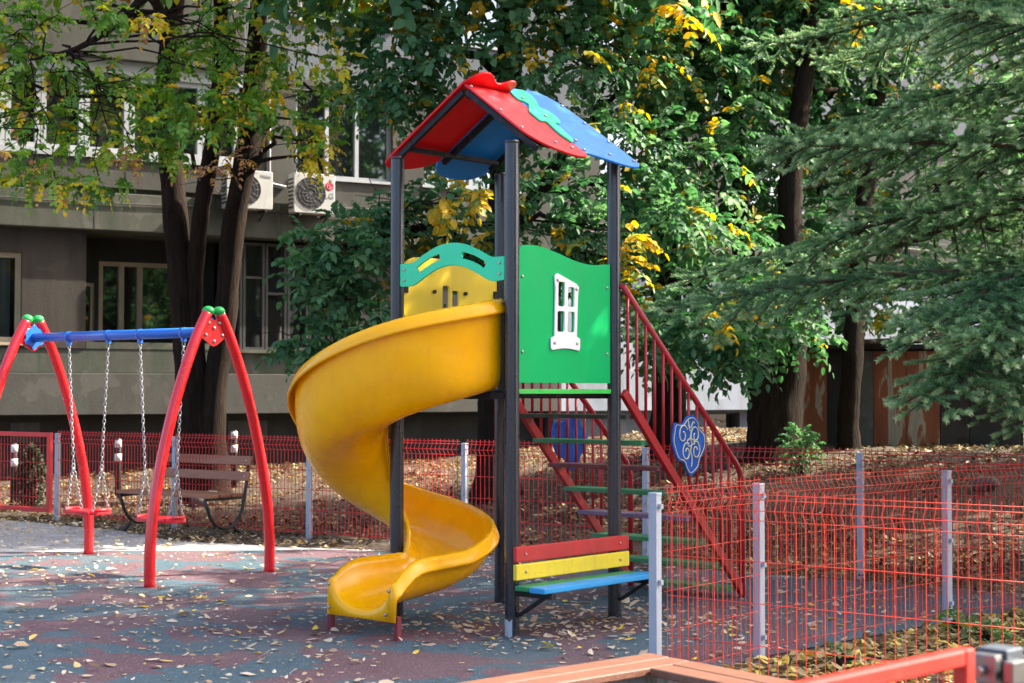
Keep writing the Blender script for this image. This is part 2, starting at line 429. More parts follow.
def crown(name, clumps, mat, parent, origin, leaf_l=.10, leaf_w=.05, k=4, slen=.30, dens=1.0):
    """clumps: (cx, cy, rx, ry, D, yellow) in sight-line terms, turned into real ellipsoids around real points"""
    V, F, T = [], [], []; off = 0; centers = []
    for cl in clumps:
        cx, cy, rx, ry, D, yel = cl[:6]; big = cl[6] if len(cl) > 6 else 1.0
        c = np.array(P(cx, cy, D)); sx, sz = rx * D / FPX, ry * D / FPX; sy = .5 * (sx + sz)
        centers.append(Vector(c))
        n = max(8, int(dens * 150 * (sx * sz * 1.2 + (.12 if yel < .7 else .035)) / big ** 2 * (1.6 if big > 1.5 else 1)))
        u = unit(rng.normal(0, 1, (n, 3))) * (rng.uniform(0, 1, n) ** .42)[:, None]
        base = c + u * np.array([sx, sy, sz])
        d = unit(u * .8 + rng.normal(0, .45, (n, 3)) + np.array([0, -.12, -.15]))
        tint = np.clip(rng.beta(2, 2.2, n) * .78 + rng.normal(0, .06), 0, .79)
        y = rng.uniform(0, 1, n) < yel * (.6 if mat == 'leaf_autumn' and yel < .5 else 1)
        tint[y] = rng.uniform(.82, .99, y.sum()) if mat == 'leaf_green' else rng.uniform(.78, .915, y.sum())
        if yel < 0: n = max(6, n // 2); base, d, tint = base[:n], d[:n], rng.uniform(.945, 1, n)
        vv, ff, tt = sprays(base, d, k, np.full(n, slen * big) * rng.uniform(.7, 1.2, n), leaf_l * big * (.7 if yel < 0 else 1) * rng.uniform(.62, 1.22, n), leaf_w * big * (.55 if yel < 0 else 1) * rng.uniform(.62, 1.22, n), tint)
        V.append(vv); F.append(ff + off); T.append(tt); off += len(vv)
    o = np_mesh(name, np.concatenate(V), np.concatenate(F), mat, parent, np.concatenate(T))
    if origin is not None: o.data.transform(Matrix.Translation(-Vector(origin)))
    return centers
def wobble(a, b, n, amt, sag=0):
    a, b = Vector(a), Vector(b); out = []
    for i in range(n + 1):
        t = i / n; w = amt * math.sin(math.pi * t)
        out.append(a.lerp(b, t) + Vector((random.gauss(0, w), random.gauss(0, w), random.gauss(0, w * .5) + sag * math.sin(math.pi * t))))
    return out

# ------------------------------------------------------------------ terrain and floors
def sstep(a, b, x):
    t = np.clip((x - a) / (b - a), 0, 1); return t * t * (3 - 2 * t)
def ground_z(x, y):
    d = (x + 5.3) * .577 + (y - 18) * .816
    return sstep(.2, 6, d) * (.28 + .50 * sstep(-2, 3.5, x))
gx = np.concatenate([[-300, -120, -60, -30], np.arange(-16, 20.1, .4), [34, 60, 120, 300]])
gy = np.concatenate([[-300, -120, -60, -20], np.arange(-6, 36.1, .4), [60, 120, 300]])
X, Y = np.meshgrid(gx, gy); Z = ground_z(X, Y)
inb = (X > -16) & (X < 20) & (Y > 8) & (Y < 36)
Z = Z + np.where(inb, sstep(.6, 1.6, (X + 5.3) * .577 + (Y - 18) * .816) * (.03 * np.sin(X * 2.1 + Y * 1.3) + .02 * np.sin(X * 4.7 - Y * 3.1)), 0)
vs = np.stack([X, Y, Z], -1).reshape(-1, 3); w_ = len(gx)
ii = (np.arange(len(gy) - 1)[:, None] * w_ + np.arange(w_ - 1)).ravel()
o = np_mesh('ground', vs, np.stack([ii, ii + 1, ii + w_ + 1, ii + w_], 1), 'soil'); tag(o, kind='structure')
for p_ in o.data.polygons: p_.use_smooth = True

def flat_sheet(name, poly, z, mat):
    mb = MB(); mb.add([(x, y, z) for x, y in poly], [tuple(range(len(poly)))])
    return tag(mb.build(name, mat), kind='structure')
RUB = [(-16, -6), (-3.2, -6), (-3.2, 3.3), (-.33, 5.75), (.53, 6.5), (.74, 7.9), (1.39, 8.7), (2.82, 10.06), (4.2, 11.05), (2.62, 12.2), (1.1, 13.2), (-.3, 14.1), (-1.7, 14.55), (-4.7, 14.3), (-9, 14.2), (-16, 14.1)]
flat_sheet('rubber_floor', RUB, .008, 'rubber')
flat_sheet('path', [(-16, 14.0), (-9, 14.1), (-4.7, 14.2), (-1.7, 14.45), (-1.2, 14.5), (-2.2, 14.85), (-3.4, 15.5), (-4.1, 16.5), (-5.5, 17.7), (-9, 20.0), (-16, 20.0)], .004, 'paving')

# ------------------------------------------------------------------ tower
TO = Vector((0, 9.45, 0)); TA = math.atan2(.745, .667)
tower = empty('playground_tower', TO, TA, 'play tower with gabled roof, yellow spiral slide and red stairs', 'play tower')
ca, sa = math.cos(TA), math.sin(TA)
def tl(w): # world -> tower local
    d = Vector(w) - TO; return Vector((d.x * ca + d.y * sa, -d.x * sa + d.y * ca, d.z))
def tw(l): return Vector((TO.x + l[0] * ca - l[1] * sa, TO.y + l[0] * sa + l[1] * ca, l[2]))
S = 1.0; PR = .0445
for (x, y), mt in (((0, 0), 'post_worn'), ((S, 0), 'post_metal'), ((S, S), 'post_metal'), ((0, S), 'post_metal')):
    mb = MB(); mb.tube([(0, 0, -.02), (0, 0, 2.995)], PR, 28, cap=False)
    mb.tube([(0, 0, 2.985), (0, 0, 3.002)], PR + .0015, 28)
    o = mb.build('post', mt, tower); o.location = (x, y, 0)
# platform
mb = MB(); mb.box((.05, .05, 1.44), (.95, .95, 1.49)); mb.box((-.02, .05, 1.43), (.045, .95, 1.468)); mb.box((.955, .05, 1.43), (1.02, .95, 1.468))
mb.box((.05, .955, 1.43), (.95, 1.01, 1.468))
plat = mb.build('platform', 'frame_metal', tower, .003)
mb = MB(); mb.box((.046, -.012, 1.462), (.954, .046, 1.492)); mb.build('edge_strip', 'lime', plat, .003)

XZ = lambda y: basis((0, y, 0), (1, 0, 0), (0, 0, 1))     # plate x -> local x, plate y -> local z (normal -y)
BOLT = {}
def bolts(name, pts, nrm, parent, r=.011, h=.008):
    nv = Vector(nrm).normalized(); key = (round(r, 4), round(h, 4), tuple(round(c, 3) for c in nv))
    if key not in BOLT:
        mb = MB(); mb.tube([nv * -.004, nv * h * .6, nv * h], [r, r * .9, r * .45], 10)
        me = bpy.data.meshes.new(name); me.from_pydata(mb.v, [], mb.f); me.polygons.foreach_set('use_smooth', mb.sm); me.materials.append(MAT['bolt']); BOLT[key] = me
    for p in pts:
        o = bpy.data.objects.new(name, BOLT[key]); COL.objects.link(o); o.parent = parent; o.location = p
# green panel with window openings
def win_loops(x0, z0):
    sk = lambda x, z: (x0 + x + (z) * .02, z0 + z)
    holes = []
    for i in (0, 1):
        for j in (0, 1):
            xa, xb = (.045, .115) if i == 0 else (.145, .215); za, zb = ((.115, .245) if j == 0 else (.275, .43 - .03 * i))
            xa += .006 * j * (1 - i); xb -= .006 * j * i
            holes.append([sk(*q) for q in rrect(xa, xb, za, zb, .014)])
    return holes
WX, WZ = .355, 1.735
gtop = smooth_open([(.05, 2.35), (.12, 2.375), (.25, 2.375), (.42, 2.345), (.60, 2.305), (.75, 2.29), (.88, 2.30), (.952, 2.305)])
gout = [(.05, 1.53), (.952, 1.53)] + [(x, z) for x, z in gtop[::-1]]
gp = plate('side_panel', [gout] + win_loops(WX, WZ), .015, 'panel_green', tower, XZ(0))
gp['label'] = 'green panel with a white window'
fr = smooth_open([(-.005, .0), (.13, .012), (.265, .0)], 5)
fo = [(WX + x, WZ + z) for x, z in fr] + [(WX + .272, WZ + .02), (WX + .272, WZ + .075), (WX + .238, WZ + .09), (WX + .252, WZ + .36), (WX + .262, WZ + .405), (WX + .235, WZ + .425), (WX + .05, WZ + .482), (WX + .022, WZ + .465), (WX + .03, WZ + .39), (WX + .022, WZ + .09), (WX - .012, WZ + .075), (WX - .012, WZ + .015)]
wf = plate('window_frame', [fo] + win_loops(WX, WZ), .012, 'panel_white', gp, XZ(-.015))
bolts('bolt', [(WX + .02, -.021, WZ + .045), (WX + .24, -.021, WZ + .045), (WX + .05, -.021, WZ + .44), (WX + .235, -.021, WZ + .39)], (0, -1, 0), gp, .012)
bolts('bolt', [(.085, -.008, 1.72), (.085, -.008, 2.18), (.915, -.008, 1.72), (.915, -.008, 2.15)], (0, -1, 0), gp, .011)
# yellow panel at the back
ytop = smooth_open([(.05, 2.31), (.14, 2.355), (.3, 2.36), (.45, 2.36), (.6, 2.34), (.75, 2.31), (.88, 2.33), (.952, 2.335)])
yo = [(.05, 1.53), (.952, 1.53)] + ytop[::-1]
yp = plate('side_panel', [yo] + win_loops(WX, WZ + .02), .015, 'panel_yellow', tower, XZ(1.0))
yp['label'] = 'yellow panel at the back'
for x in (.06, .94):
    mb = MB(); mb.bar((x, .982, 2.145), (x, .990, 2.145), .05, .05); mb.build('bracket', 'frame_metal', yp)
for x in (.33, .63):
    mb = MB(); mb.tube([(x, .991, 2.14), (x, .978, 2.14)], .013, 10); mb.build('knob', 'frame_metal', yp)
# teal arch over the slide mouth (plane x = 0)
YZ = lambda x: basis((x, 0, 0), (0, -1, 0), (0, 0, 1))   # plate x -> -local y, normal -x
top = smooth_open([(-.955, 2.30), (-.84, 2.305), (-.74, 2.35), (-.62, 2.395), (-.5, 2.41), (-.38, 2.395), (-.26, 2.35), (-.16, 2.305), (-.045, 2.30)])
bot = smooth_open([(-.045, 2.155), (-.16, 2.155), (-.27, 2.205), (-.38, 2.25), (-.5, 2.268), (-.62, 2.25), (-.73, 2.205), (-.84, 2.155), (-.955, 2.155)])
def slot(a0, a1):
    c = (-.5, 1.78); out = []
    for r_, ang in ((.575, np.linspace(a0, a1, 8)), (.535, np.linspace(a1, a0, 8))):
        for k_, a in enumerate(ang):
            out.append((c[0] + r_ * math.cos(R(a)), c[1] + r_ * math.sin(R(a))))
    return out
ap = plate('arch_panel', [top + bot, slot(58, 80), slot(100, 122)], .015, 'panel_teal', tower, YZ(-.012))
bolts('bolt', [(-.02, y, z) for y in (.085, .915) for z in (2.195, 2.262)], (-1, 0, 0), ap, .011)

# ---- roof
RZ, RY = 3.43, .5; SLP = {-1: .72, 1: .60}
roof = bpy.data.objects.new('roof', None); COL.objects.link(roof); roof.parent = tower
for x in (.115, .53, 1.0):
    for sg in (-1, 1):
        mb = MB(); mb.bar((x, RY + sg * .015, RZ - .048), (x, RY + sg * .60, RZ - .048 - .585 * SLP[sg]), .028, .036); mb.build('rafter', 'frame_metal', roof, .002)
for sg in (-1, 1):
    mb = MB(); mb.bar((.136, RY + sg * .52, RZ - .055 - .505 * SLP[sg]), (.979, RY + sg * .52, RZ - .055 - .505 * SLP[sg]), .04, .03); mb.build('eave_bar', 'frame_metal', roof, .002)
mb = MB(); mb.bar((.136, RY, RZ - .070), (.979, RY, RZ - .070), .03, .03); mb.build('ridge_bar', 'frame_metal', roof, .002)
def slope_vec(sg):
    a_ = math.atan(SLP[sg]); return Vector((0, sg * math.cos(a_), -math.sin(a_))), Vector((0, sg * math.sin(a_), math.cos(a_)))
def slope_basis(sg, off):  # plate x along ridge, plate y down the slope
    dn, nn = slope_vec(sg)
    return basis(Vector((0, RY, RZ)) + nn * off, (1, 0, 0), dn)
XA = .088
red_r = [(XA, .02), (XA, .60)] + smooth_open([(XA, .62), (.105, .69), (.16, .765), (.26, .83), (.36, .862), (.45, .86), (.50, .835), (.518, .80)], 5)[1:] + [(.518, .02)]
blue_r = [(.522, .80)] + smooth_open([(.54, .80), (.62, .812), (.72, .845), (.84, .88), (.94, .885), (1.01, .86), (1.05, .80), (1.055, .70)], 5) + [(1.055, .25)] + smooth_open([(1.05, .18), (1.02, .02), (.96, -.07), (.88, -.115), (.80, -.11), (.75, -.075), (.68, -.09), (.60, -.115), (.522, -.10)], 4)
crest_red = smooth_open([(.51, .0), (.522, -.06), (.50, -.105), (.45, -.105), (.39, -.065), (.33, -.07), (.27, -.115), (.20, -.135), (.13, -.095), (XA, -.01)], 5)
red_l = [(XA, .70)] + smooth_open([(XA, .74), (.10, .83), (.15, .875), (.25, .88), (.38, .85), (.47, .80), (.518, .75)], 5) + crest_red
blue_l = [(.522, .75)] + smooth_open([(.54, .79), (.62, .87), (.74, .90), (.88, .90), (.98, .87), (1.04, .80), (1.055, .72)], 5) + [(1.055, .02), (.522, .02)]
rp = plate('roof_panel', [red_r], .014, 'panel_red', roof, slope_basis(-1, 0.004)); rp['label'] = 'red panel of the right slope'
bp = plate('roof_panel', [blue_r], .014, 'panel_blue', roof, slope_basis(-1, 0.004)); bp['label'] = 'blue panel of the right slope'
rl = plate('roof_panel', [red_l], .014, 'panel_red', roof, slope_basis(1, 0.004)); rl['label'] = 'red panel of the left slope with a wavy crest'
bl = plate('roof_panel', [blue_l], .014, 'panel_blue', roof, slope_basis(1, 0.004)); bl['label'] = 'blue panel of the left slope'
dn_, nn_ = slope_vec(-1); po_ = tw(Vector((0, RY, RZ)) + nn_ * .0175); nw_ = (tw(nn_) - tw((0, 0, 0)))
trim = []
for a_, b_ in ((187, 137), (208, 126), (260, 127), (300, 150), (330, 175), (350, 200), (368, 235), (420, 260), (460, 285), (495, 320), (488, 334), (462, 332), (500, 365), (540, 400), (578, 436), (568, 448), (540, 430), (490, 395), (440, 350), (410, 322), (375, 317), (340, 290), (303, 256), (300, 216), (270, 196), (230, 180)):
    q = tl(onplane(480 + a_ / 6.206, 70 + b_ / 6.206, po_, nw_)) - Vector((0, RY, RZ)); trim.append((q.x, q.dot(dn_)))
plate('leaf_trim', [smooth_loop(trim, 3)], .012, 'panel_teal', roof, slope_basis(-1, .0175))
Mr = slope_basis(-1, .0115); nr_ = nn_
Mr2 = slope_basis(-1, .0235)
bolts('bolt', [Mr @ Vector((x, y, 0)) for x, y in ((.115, .05), (.115, .36), (.115, .58), (.30, .72), (.42, .76), (1.0, .06), (1.0, .30), (1.0, .55), (1.01, .80), (.80, .76), (.54, .76))] + [Mr2 @ Vector((x, y, 0)) for x, y in ((.555, .10), (.555, .34), (.545, .66))], nr_, roof, .013, .011)

# ---- spiral slide around the left post
PX = 0
KF = [0, 48, 95, 138, 185, 228, 272, 318, 360]
FZ = [1.485, 1.285, 1.12, .955, .72, .535, .42, .33, .255]
RZo = [2.035, 1.885, 1.66, 1.42, 1.08, .84, .715, .60, .485]
RZi = [1.97, 1.72, 1.45, 1.22, 1.0, .79, .66, .56, .44]
RO = [.905, .775, .69, .645, .635, .63, .62, .61, .61]
def spline(xs, ys):
    xs = np.array(xs, float); ys = np.array(ys, float)
    m = np.gradient(ys, xs)
    def f(x):
        i = int(np.clip(np.searchsorted(xs, x) - 1, 0, len(xs) - 2)); h = xs[i + 1] - xs[i]; t = (x - xs[i]) / h
        return (2 * t**3 - 3 * t**2 + 1) * ys[i] + (t**3 - 2 * t**2 + t) * h * m[i] + (-2 * t**3 + 3 * t**2) * ys[i + 1] + (t**3 - t**2) * h * m[i + 1]
    return f
fF, fO, fI, fR = spline(KF, FZ), spline(KF, RZo), spline(KF, RZi), spline(KF, RO)
RIN = .085
def section(fz, zo, zi, ro, ex=2.7):
    """profile in (r, z) from the inner flange over the trough to the outer flange"""
    out = []; n = 22; rm = (RIN + ro) / 2; hw = (ro - RIN) / 2; p = 2 / ex
    out += [(RIN - .022, zi - .030), (RIN - .022, zi - .004)]
    for i in range(n + 1):
        a = math.pi + math.pi * i / n; c, s = math.cos(a), math.sin(a)
        x = math.copysign(abs(c) ** p, c); zz = abs(s) ** p; top_ = zi + (zo - zi) * (x + 1) / 2
        out.append((rm + hw * x, top_ - (top_ - fz) * zz))
    out += [(ro + .006, zo + .006), (ro + .020, zo - .002), (ro + .048, zo - .062), (ro + .047, zo - .076)]
    return out
rings = []
for ph in np.linspace(0, 360, 73):
    s_ = section(fF(ph), fO(ph), fI(ph), fR(ph), 2.7 + 9 * max(0, 1 - ph / 40) ** 1.5); a = R(ph)
    rings.append([(-r * math.sin(a), 1 - r * math.cos(a), z) for r, z in s_])
for t in np.linspace(.06, .60, 10):
    k = t / .60
    dz = .115 * max(0, (k - .62) / .38) ** 2
    s_ = section(.25 - .085 * k ** .8, .485 - .03 * k - dz, .445 - .01 * k - dz * .8, .61 - .005 * k, 2.7 - .7 * k)
    rings.append([(-t, 1 - r, z) for r, z in s_])
last = rings[-1]
rings.append([(x - .020, y, z - .004) for x, y, z in last])
rings.append([(x - .034, y, z - .022) for x, y, z in last])
rings.append([(x - .040, y, .118 if 1 < i < len(last) - 3 else max(.118, z - .30)) for i, (x, y, z) in enumerate(last)])
mb = MB(); k = len(rings[0]); vs = [q for r_ in rings for q in r_]
fs = [(i * k + j, i * k + j + 1, (i + 1) * k + j + 1, (i + 1) * k + j) for i in range(len(rings) - 1) for j in range(k - 1)]
mb.add(vs, fs, True); slide = mb.build('slide', 'slide_plastic', tower)
sd = slide.modifiers.new('thick', 'SOLIDIFY'); sd.thickness = .012; sd.offset = 0
slide['label'] = 'yellow spiral slide'
for x, y in ((-.60, .37), (-.60, .955)):
    mb = MB(); mb.bar((x, y, 0), (x, y, .15), .036, .036, (1, 0, 0)); mb.build('exit_leg', 'leg_maroon', slide, .003)
mb = MB()
for x, y, z in ((-.30, .374, .395), (-.637, .43, .21), (-.637, .43, .135), (-.637, .90, .21)):
    pass
bolts('bolt', [(-.645, .40, .30), (-.650, .42, .16), (-.650, .92, .16), (-.645, .93, .30)], (-1, 0, 0), slide, .011)
mb = MB(); mb.box((-.012, .055, 1.492), (.008, .075, 2.02)); mb.build('mount_plate', 'frame_metal', slide)

# ---- bench between the two near posts
bench = bpy.data.objects.new('bench', None); COL.objects.link(bench); bench.parent = tower
for x in (.0, 1.0):
    mb = MB(); mb.bar((x, -.04, .268), (x, -.33, .268), .04, .035); mb.bar((x, -.05, .13), (x, -.25, .250), .03, .02); mb.build('bracket', 'frame_metal', bench, .002)
def slat(y0, y1, z0, z1, mat, x0=-.045, x1=1.06, par=bench):
    mb = MB(); mb.box((x0, y0, z0), (x1, y1, z1)); return mb.build('slat', mat, par, .006)
sr = slat(-.075, -.047, .452, .545, 'slat_red'); sr['label'] = 'red back slat'
sy = slat(-.078, -.047, .345, .440, 'slat_yellow'); sy['label'] = 'yellow back slat'
sg_ = slat(-.185, -.075, .287, .317, 'slat_green', -.06, 1.03); sg_['label'] = 'green seat slat'
sb_ = slat(-.325, -.205, .287, .321, 'slat_blue', -.08, 1.03); sb_['label'] = 'blue seat slat'
bolts('bolt', [(x, -.077, .498) for x in (.04, .96)] + [(x, -.080, .392) for x in (.04, .96)], (0, -1, 0), bench, .009)

# ---- stairs
stair = None
X0, X1, ZS0, ZS1 = 1.03, 2.43, 1.47, .02
stair = bpy.data.objects.new('stair', None); COL.objects.link(stair); stair.parent = tower
for y in (-.055, .945):
    mb = MB(); mb.bar((X0, y, ZS0), (X1, y, ZS1), .035, .06); mb.build('stringer', 'rail_red', stair, .002)
TM = ['tread_dark', 'tread_green', 'tread_maroon', 'tread_green', 'tread_purple', 'tread_green', 'tread_green', 'tread_green']
TN = {'tread_dark': 'dark', 'tread_green': 'green', 'tread_maroon': 'maroon', 'tread_purple': 'purple'}
for n_ in range(1, 9):
    x = 1.0 + .165 * n_ + .01; z = 1.5 - .177 * n_
    mb = MB(); mb.box((x - .09, -.037, z - .028), (x + .09, .927, z)); o = mb.build('tread', TM[n_ - 1], stair, .004)
    o['label'] = TN[TM[n_ - 1]] + ' tread'
HX1, HZ0, HZ1 = 2.40, 2.17, .90
def railing(y, sgn):
    mb = MB()
    pts = [(1.02, y, HZ0), (HX1 - .06, y, HZ1 + .055), (HX1 - .02, y, HZ1 + .005), (HX1, y, HZ1 - .06), (HX1 + .005, y, .0)]
    mb.tube(pts, .021, 12)
    nb = 13
    for i in range(nb):
        x = 1.075 + i * (HX1 - .06 - 1.075) / nb
        zt = HZ0 + (HZ1 + .055 - HZ0) * (x - 1.02) / (HX1 - .08 - 1.02); zb = ZS0 + (ZS1 - ZS0) * (x - X0) / (X1 - X0)
        mb.tube([(x, y, zb), (x, y, zt)], .0105, 8)
    o = mb.build('railing', 'rail_red', stair); o.name = 'railing'; return o
def butterfly(rail, y, nrm, mirror):
    pts = [(673, 431), (675, 423), (682, 424), (687, 417), (693, 415), (698, 420), (700, 428), (705, 434), (706, 445), (703, 454), (700, 460), (698, 469), (691, 476), (687, 471), (684, 463), (678, 460), (674, 450), (672, 440)]
    lp = []
    for px, py in pts:
        q = tl(onplane(px, py, tw((0, -.09, 0)), (sa, -ca, 0))); lp.append((q.x, q.z))
    o = plate('butterfly_panel', [smooth_loop(lp, 4)], .012, 'plaque_blue', stair, XZ(y))
    ctr = np.mean(lp, 0); mb = MB(); f = y + nrm * .0075
    def ln(pts2):
        pp = smooth_open(pts2, 6); mb.tube([(ctr[0] + a * .135, f, ctr[1] + b * .17) for a, b in pp], .0045, 6)
    def spi(cx, cz, r0, a0, turns, sg):
        ln([(cx + r0 * (1 - .75 * i / 12) * math.cos(R(a0 + sg * turns * 360 * i / 12)), cz + r0 * (1 - .75 * i / 12) * math.sin(R(a0 + sg * turns * 360 * i / 12))) for i in range(13)])
    for a in ((-.55, .35, .42, 30, 1.2, 1), (-.25, -.35, .40, 60, 1.3, 1), (.55, -.30, .40, 120, 1.3, -1), (.50, .32, .40, 200, 1.2, -1)): spi(*a)
    ln([(-.1, .75), (.0, .55), (.12, .45), (.05, .2), (.18, .0), (.08, -.3), (.2, -.6), (.15, -.95)])
    ln([(.0, .62), (-.15, .95)]); ln([(.1, .6), (.3, .85), (.45, .8)])
    ln([(.05, .2), (.35, .12), (.4, -.02), (.15, -.05)]); ln([(.05, .2), (-.2, .1), (-.1, -.1), (.12, -.1)])
    inner = smooth_loop([((a - ctr[0]) / .10 * .9, (b - ctr[1]) / .13 * .9) for a, b in lp], 4)
    mb.tube([(ctr[0] + a * .10, f, ctr[1] + b * .13) for a, b in inner], .003, 5, closed=True)
    mb.build('swirl_lines', 'cream_line', stair)
r1 = railing(-.055, -1); butterfly(r1, -.085, -1, False)
r2 = railing(.945, 1); butterfly(r2, .975, 1, False)

# ------------------------------------------------------------------ swing set
MRr, MLl = Vector((-2.35, 12.27, 0)), Vector((-4.20, 13.66, 0))
bd = (MLl - MRr); BL = bd.length; bd.normalize()
SA = math.atan2(bd.y, bd.x)
sw = empty('swing_set', MRr, SA, 'red swing frame with curved legs, green caps and a blue crossbar', 'swing set')
# local x along the bar, local y across
def leg_pts(x, sg):
    return smooth_open([(x, sg * .62, .0), (x, sg * .615, .35), (x, sg * .55, .80), (x, sg * .40, 1.35), (x, sg * .215, 1.82), (x, sg * .062, 2.10)], 6)
for x in (0, BL):
    for sg in (-1, 1):
        mb = MB(); mb.tube(leg_pts(x, sg), .043, 18); lg = mb.build('leg', 'swing_red', sw)
        mb = MB(); mb.ball((x, sg * .056, 2.108), .050, (1, 1, .8), 16, 10); mb.build('cap', 'cap_green', lg)
    pl = smooth_loop([(-.09, .07), (-.05, .085), (.0, .075), (.05, .085), (.09, .07), (.11, .0), (.155, -.05), (.09, -.085), (.0, -.135), (-.09, -.085), (-.155, -.05), (-.11, .0)], 4)
    xf = x - .048 if x == 0 else x + .048
    o = plate('gusset_plate', [pl], .012, 'swing_red', sw, basis((x, 0, 1.965), (0, 1, 0), (0, 0, 1)))
    bolts('bolt', [(x - .007, y, 1.965 + z) for y, z in ((-.055, .05), (.055, .05), (0, .01), (-.085, -.045), (0, -.095), (.085, -.045))], (-1, 0, 0), o, .015, .012)
mb = MB(); mb.tube([(.01, 0, 1.945), (BL - .01, 0, 1.945)], .041, 20); xb = mb.build('crossbar', 'bar_blue', sw)
fl_ = smooth_loop([(.11 * math.cos(R(a)) * (1 if i % 2 else .78), .11 * math.sin(R(a)) * (1 if i % 2 else .78)) for i, a in enumerate(range(0, 360, 30))], 4)
for x in (.02, BL - .02): plate('flange', [fl_], .014, 'bar_blue', xb, basis((x, 0, 1.95), (0, 1, 0), (0, 0, 1)))
TS = (.15, .38, .555, .78)
for t in TS:
    mb = MB(); mb.tube([(t * BL - .02, 0, 1.945), (t * BL + .02, 0, 1.945)],   .0445, 20); mb.box((t * BL - .012, -.02, 1.875), (t * BL + .012, .02, 1.905)); mb.build('hanger', 'bar_blue', xb)
def chain_links(mb, a, b, pitch=.034, r=.0042):
    a, b = Vector(a), Vector(b); L = (b - a).length; n = max(2, int(L / pitch)); t = (b - a) / L
    u = t.cross(Vector((.3, .9, .1))).normalized(); w = t.cross(u)
    for i in range(n):
        c = a + t * (L * (i + .5) / n); s = u if i % 2 else w
        lp = [c + t * (.66 * pitch * math.cos(x)) + s * (.34 * pitch * math.sin(x)) for x in np.linspace(0, 2 * math.pi, 9)[:-1]]
        mb.tube(lp, r, 5, closed=True)
def swing_seat(ta, tb, label, dz=0):
    xc = (ta + tb) / 2 * BL; hw = (tb - ta) / 2 * BL - .05
    org = MRr + bd * xc
    e = empty('hanging_swing', (org.x, org.y, .44 + dz), SA, label, 'swing seat', 'swing seats')
    pf = rrect(-hw - .005, hw + .005, -.10, .10, .05, 5)
    seat = plate('seat', [pf], .032, 'seat_red', e, basis((0, 0, .0), (1, 0, 0), (0, 1, 0)), .008)
    mb = MB(); mb.tube([(-hw * .8, -.10, .004), (hw * .8, -.10, .004)], .018, 10); mb.tube([(-hw * .8, .10, .004), (hw * .8, .10, .004)], .018, 10)
    for s in (-1, 1): mb.tube([(s * (hw - .02), -.07, .012), (s * (hw), -.06, .025), (s * hw, .06, .025), (s * (hw - .02), .07, .012)], .014, 8)
    mb.build('rim', 'seat_red', seat)
    zt = 1.87 - .44 - dz
    for s in (-1, 1):
        mb = MB(); x = s * hw; xs = s * (hw - .035)
        j = Vector((s * (hw - .022), 0, .40)); chain_links(mb, (s * (tb - ta) / 2 * BL, 0, zt), j)
        for yy in (-.075, .075): chain_links(mb, j, (xs, yy, .022))
        mb.build('chain', 'chain_steel', e)
    return e
swing_seat(TS[0], TS[1], 'red swing seat nearer the yellow slide, hanging lower in the frame')
swing_seat(TS[2], TS[3], 'red swing seat beside the far swing legs, hanging on two chains', .02)

# ------------------------------------------------------------------ park bench
al = R(-37)
bl_ = P(181, 533, 16.3); pb = empty('park_bench', (bl_.x, bl_.y, 0.0), al, 'brown slatted park bench with black curved iron legs behind the swings', 'bench')
HL = .72
for x in (-HL + .06, HL - .06):
    mb = MB()
    mb.tube([(x, -.27, .38)] + [(x, -.24 + .5 * (1 - math.cos(R(a))) / 2 * 1.0, .38 - .30 * math.sin(R(a))) for a in range(15, 180, 15)] + [(x, .27, .40), (x, .315, .62), (x, .34, .80)], .018, 8)
    mb.tube([(x, -.10, .10), (x, -.22, .0)], .018, 8); mb.tube([(x, .12, .10), (x, .24, .0)], .018, 8); mb.bar((x, -.27, .385), (x, .27, .385), .03, .03)
    mb.build('leg', 'black_iron', pb)
for y0, z0, w_2 in ((-.20, .418, .13), (-.04, .418, .13), (.12, .418, .13)):
    mb = MB(); mb.box((-HL, y0 - w_2 / 2, z0 - .018), (HL, y0 + w_2 / 2, z0 + .018)); mb.build('seat_slat', 'bench_wood', pb, .006)
for y0, z0 in ((.282, .60), (.308, .76)):
    mb = MB(); mb.bar((-HL, y0, z0), (HL, y0, z0), .03, .095, (0, .16, 1)); mb.build('back_slat', 'bench_wood', pb, .006)
bolts('bolt', [(x, y0, z0) for x in (-HL + .06, HL - .06) for y0, z0 in ((.266, .60), (.292, .76))], (0, -1, 0), pb, .011, .008)

# ------------------------------------------------------------------ mesh fences
def mesh_panel(a, b, h, mat, parent, name='mesh_panel', step=.05, r=.0023, z0=.05, up=None):
    """welded wire panel with one V fold near the top"""
    a, b = Vector(a), Vector(b); L = (b - a).xy.length; t = (b - a) / L; nn = Vector((-t.y, t.x, 0)).normalized()
    mb = MB(); n = int(L / step)
    prof = [(0, z0), (0, h - .125), (-.028, h - .075), (0, h - .025), (0, h + .02)]
    for i in range(n + 1):
        p = a + t * (L * (i + .5) / (n + 1))
        mb.tube([p + nn * d + Vector((0, 0, z)) for d, z in prof], r, 5, cap=False)
    for d, z in ((0, h), (0, h - .025), (-.028, h - .075), (0, h - .125), (0, h - .32), (0, h - .52), (0, h - .72), (0, z0 + .02)):
        off = nn * (d + .005) + Vector((0, 0, z)); mb.tube([a + off, b + off], r, 5)
    return mb.build(name, mat, parent)
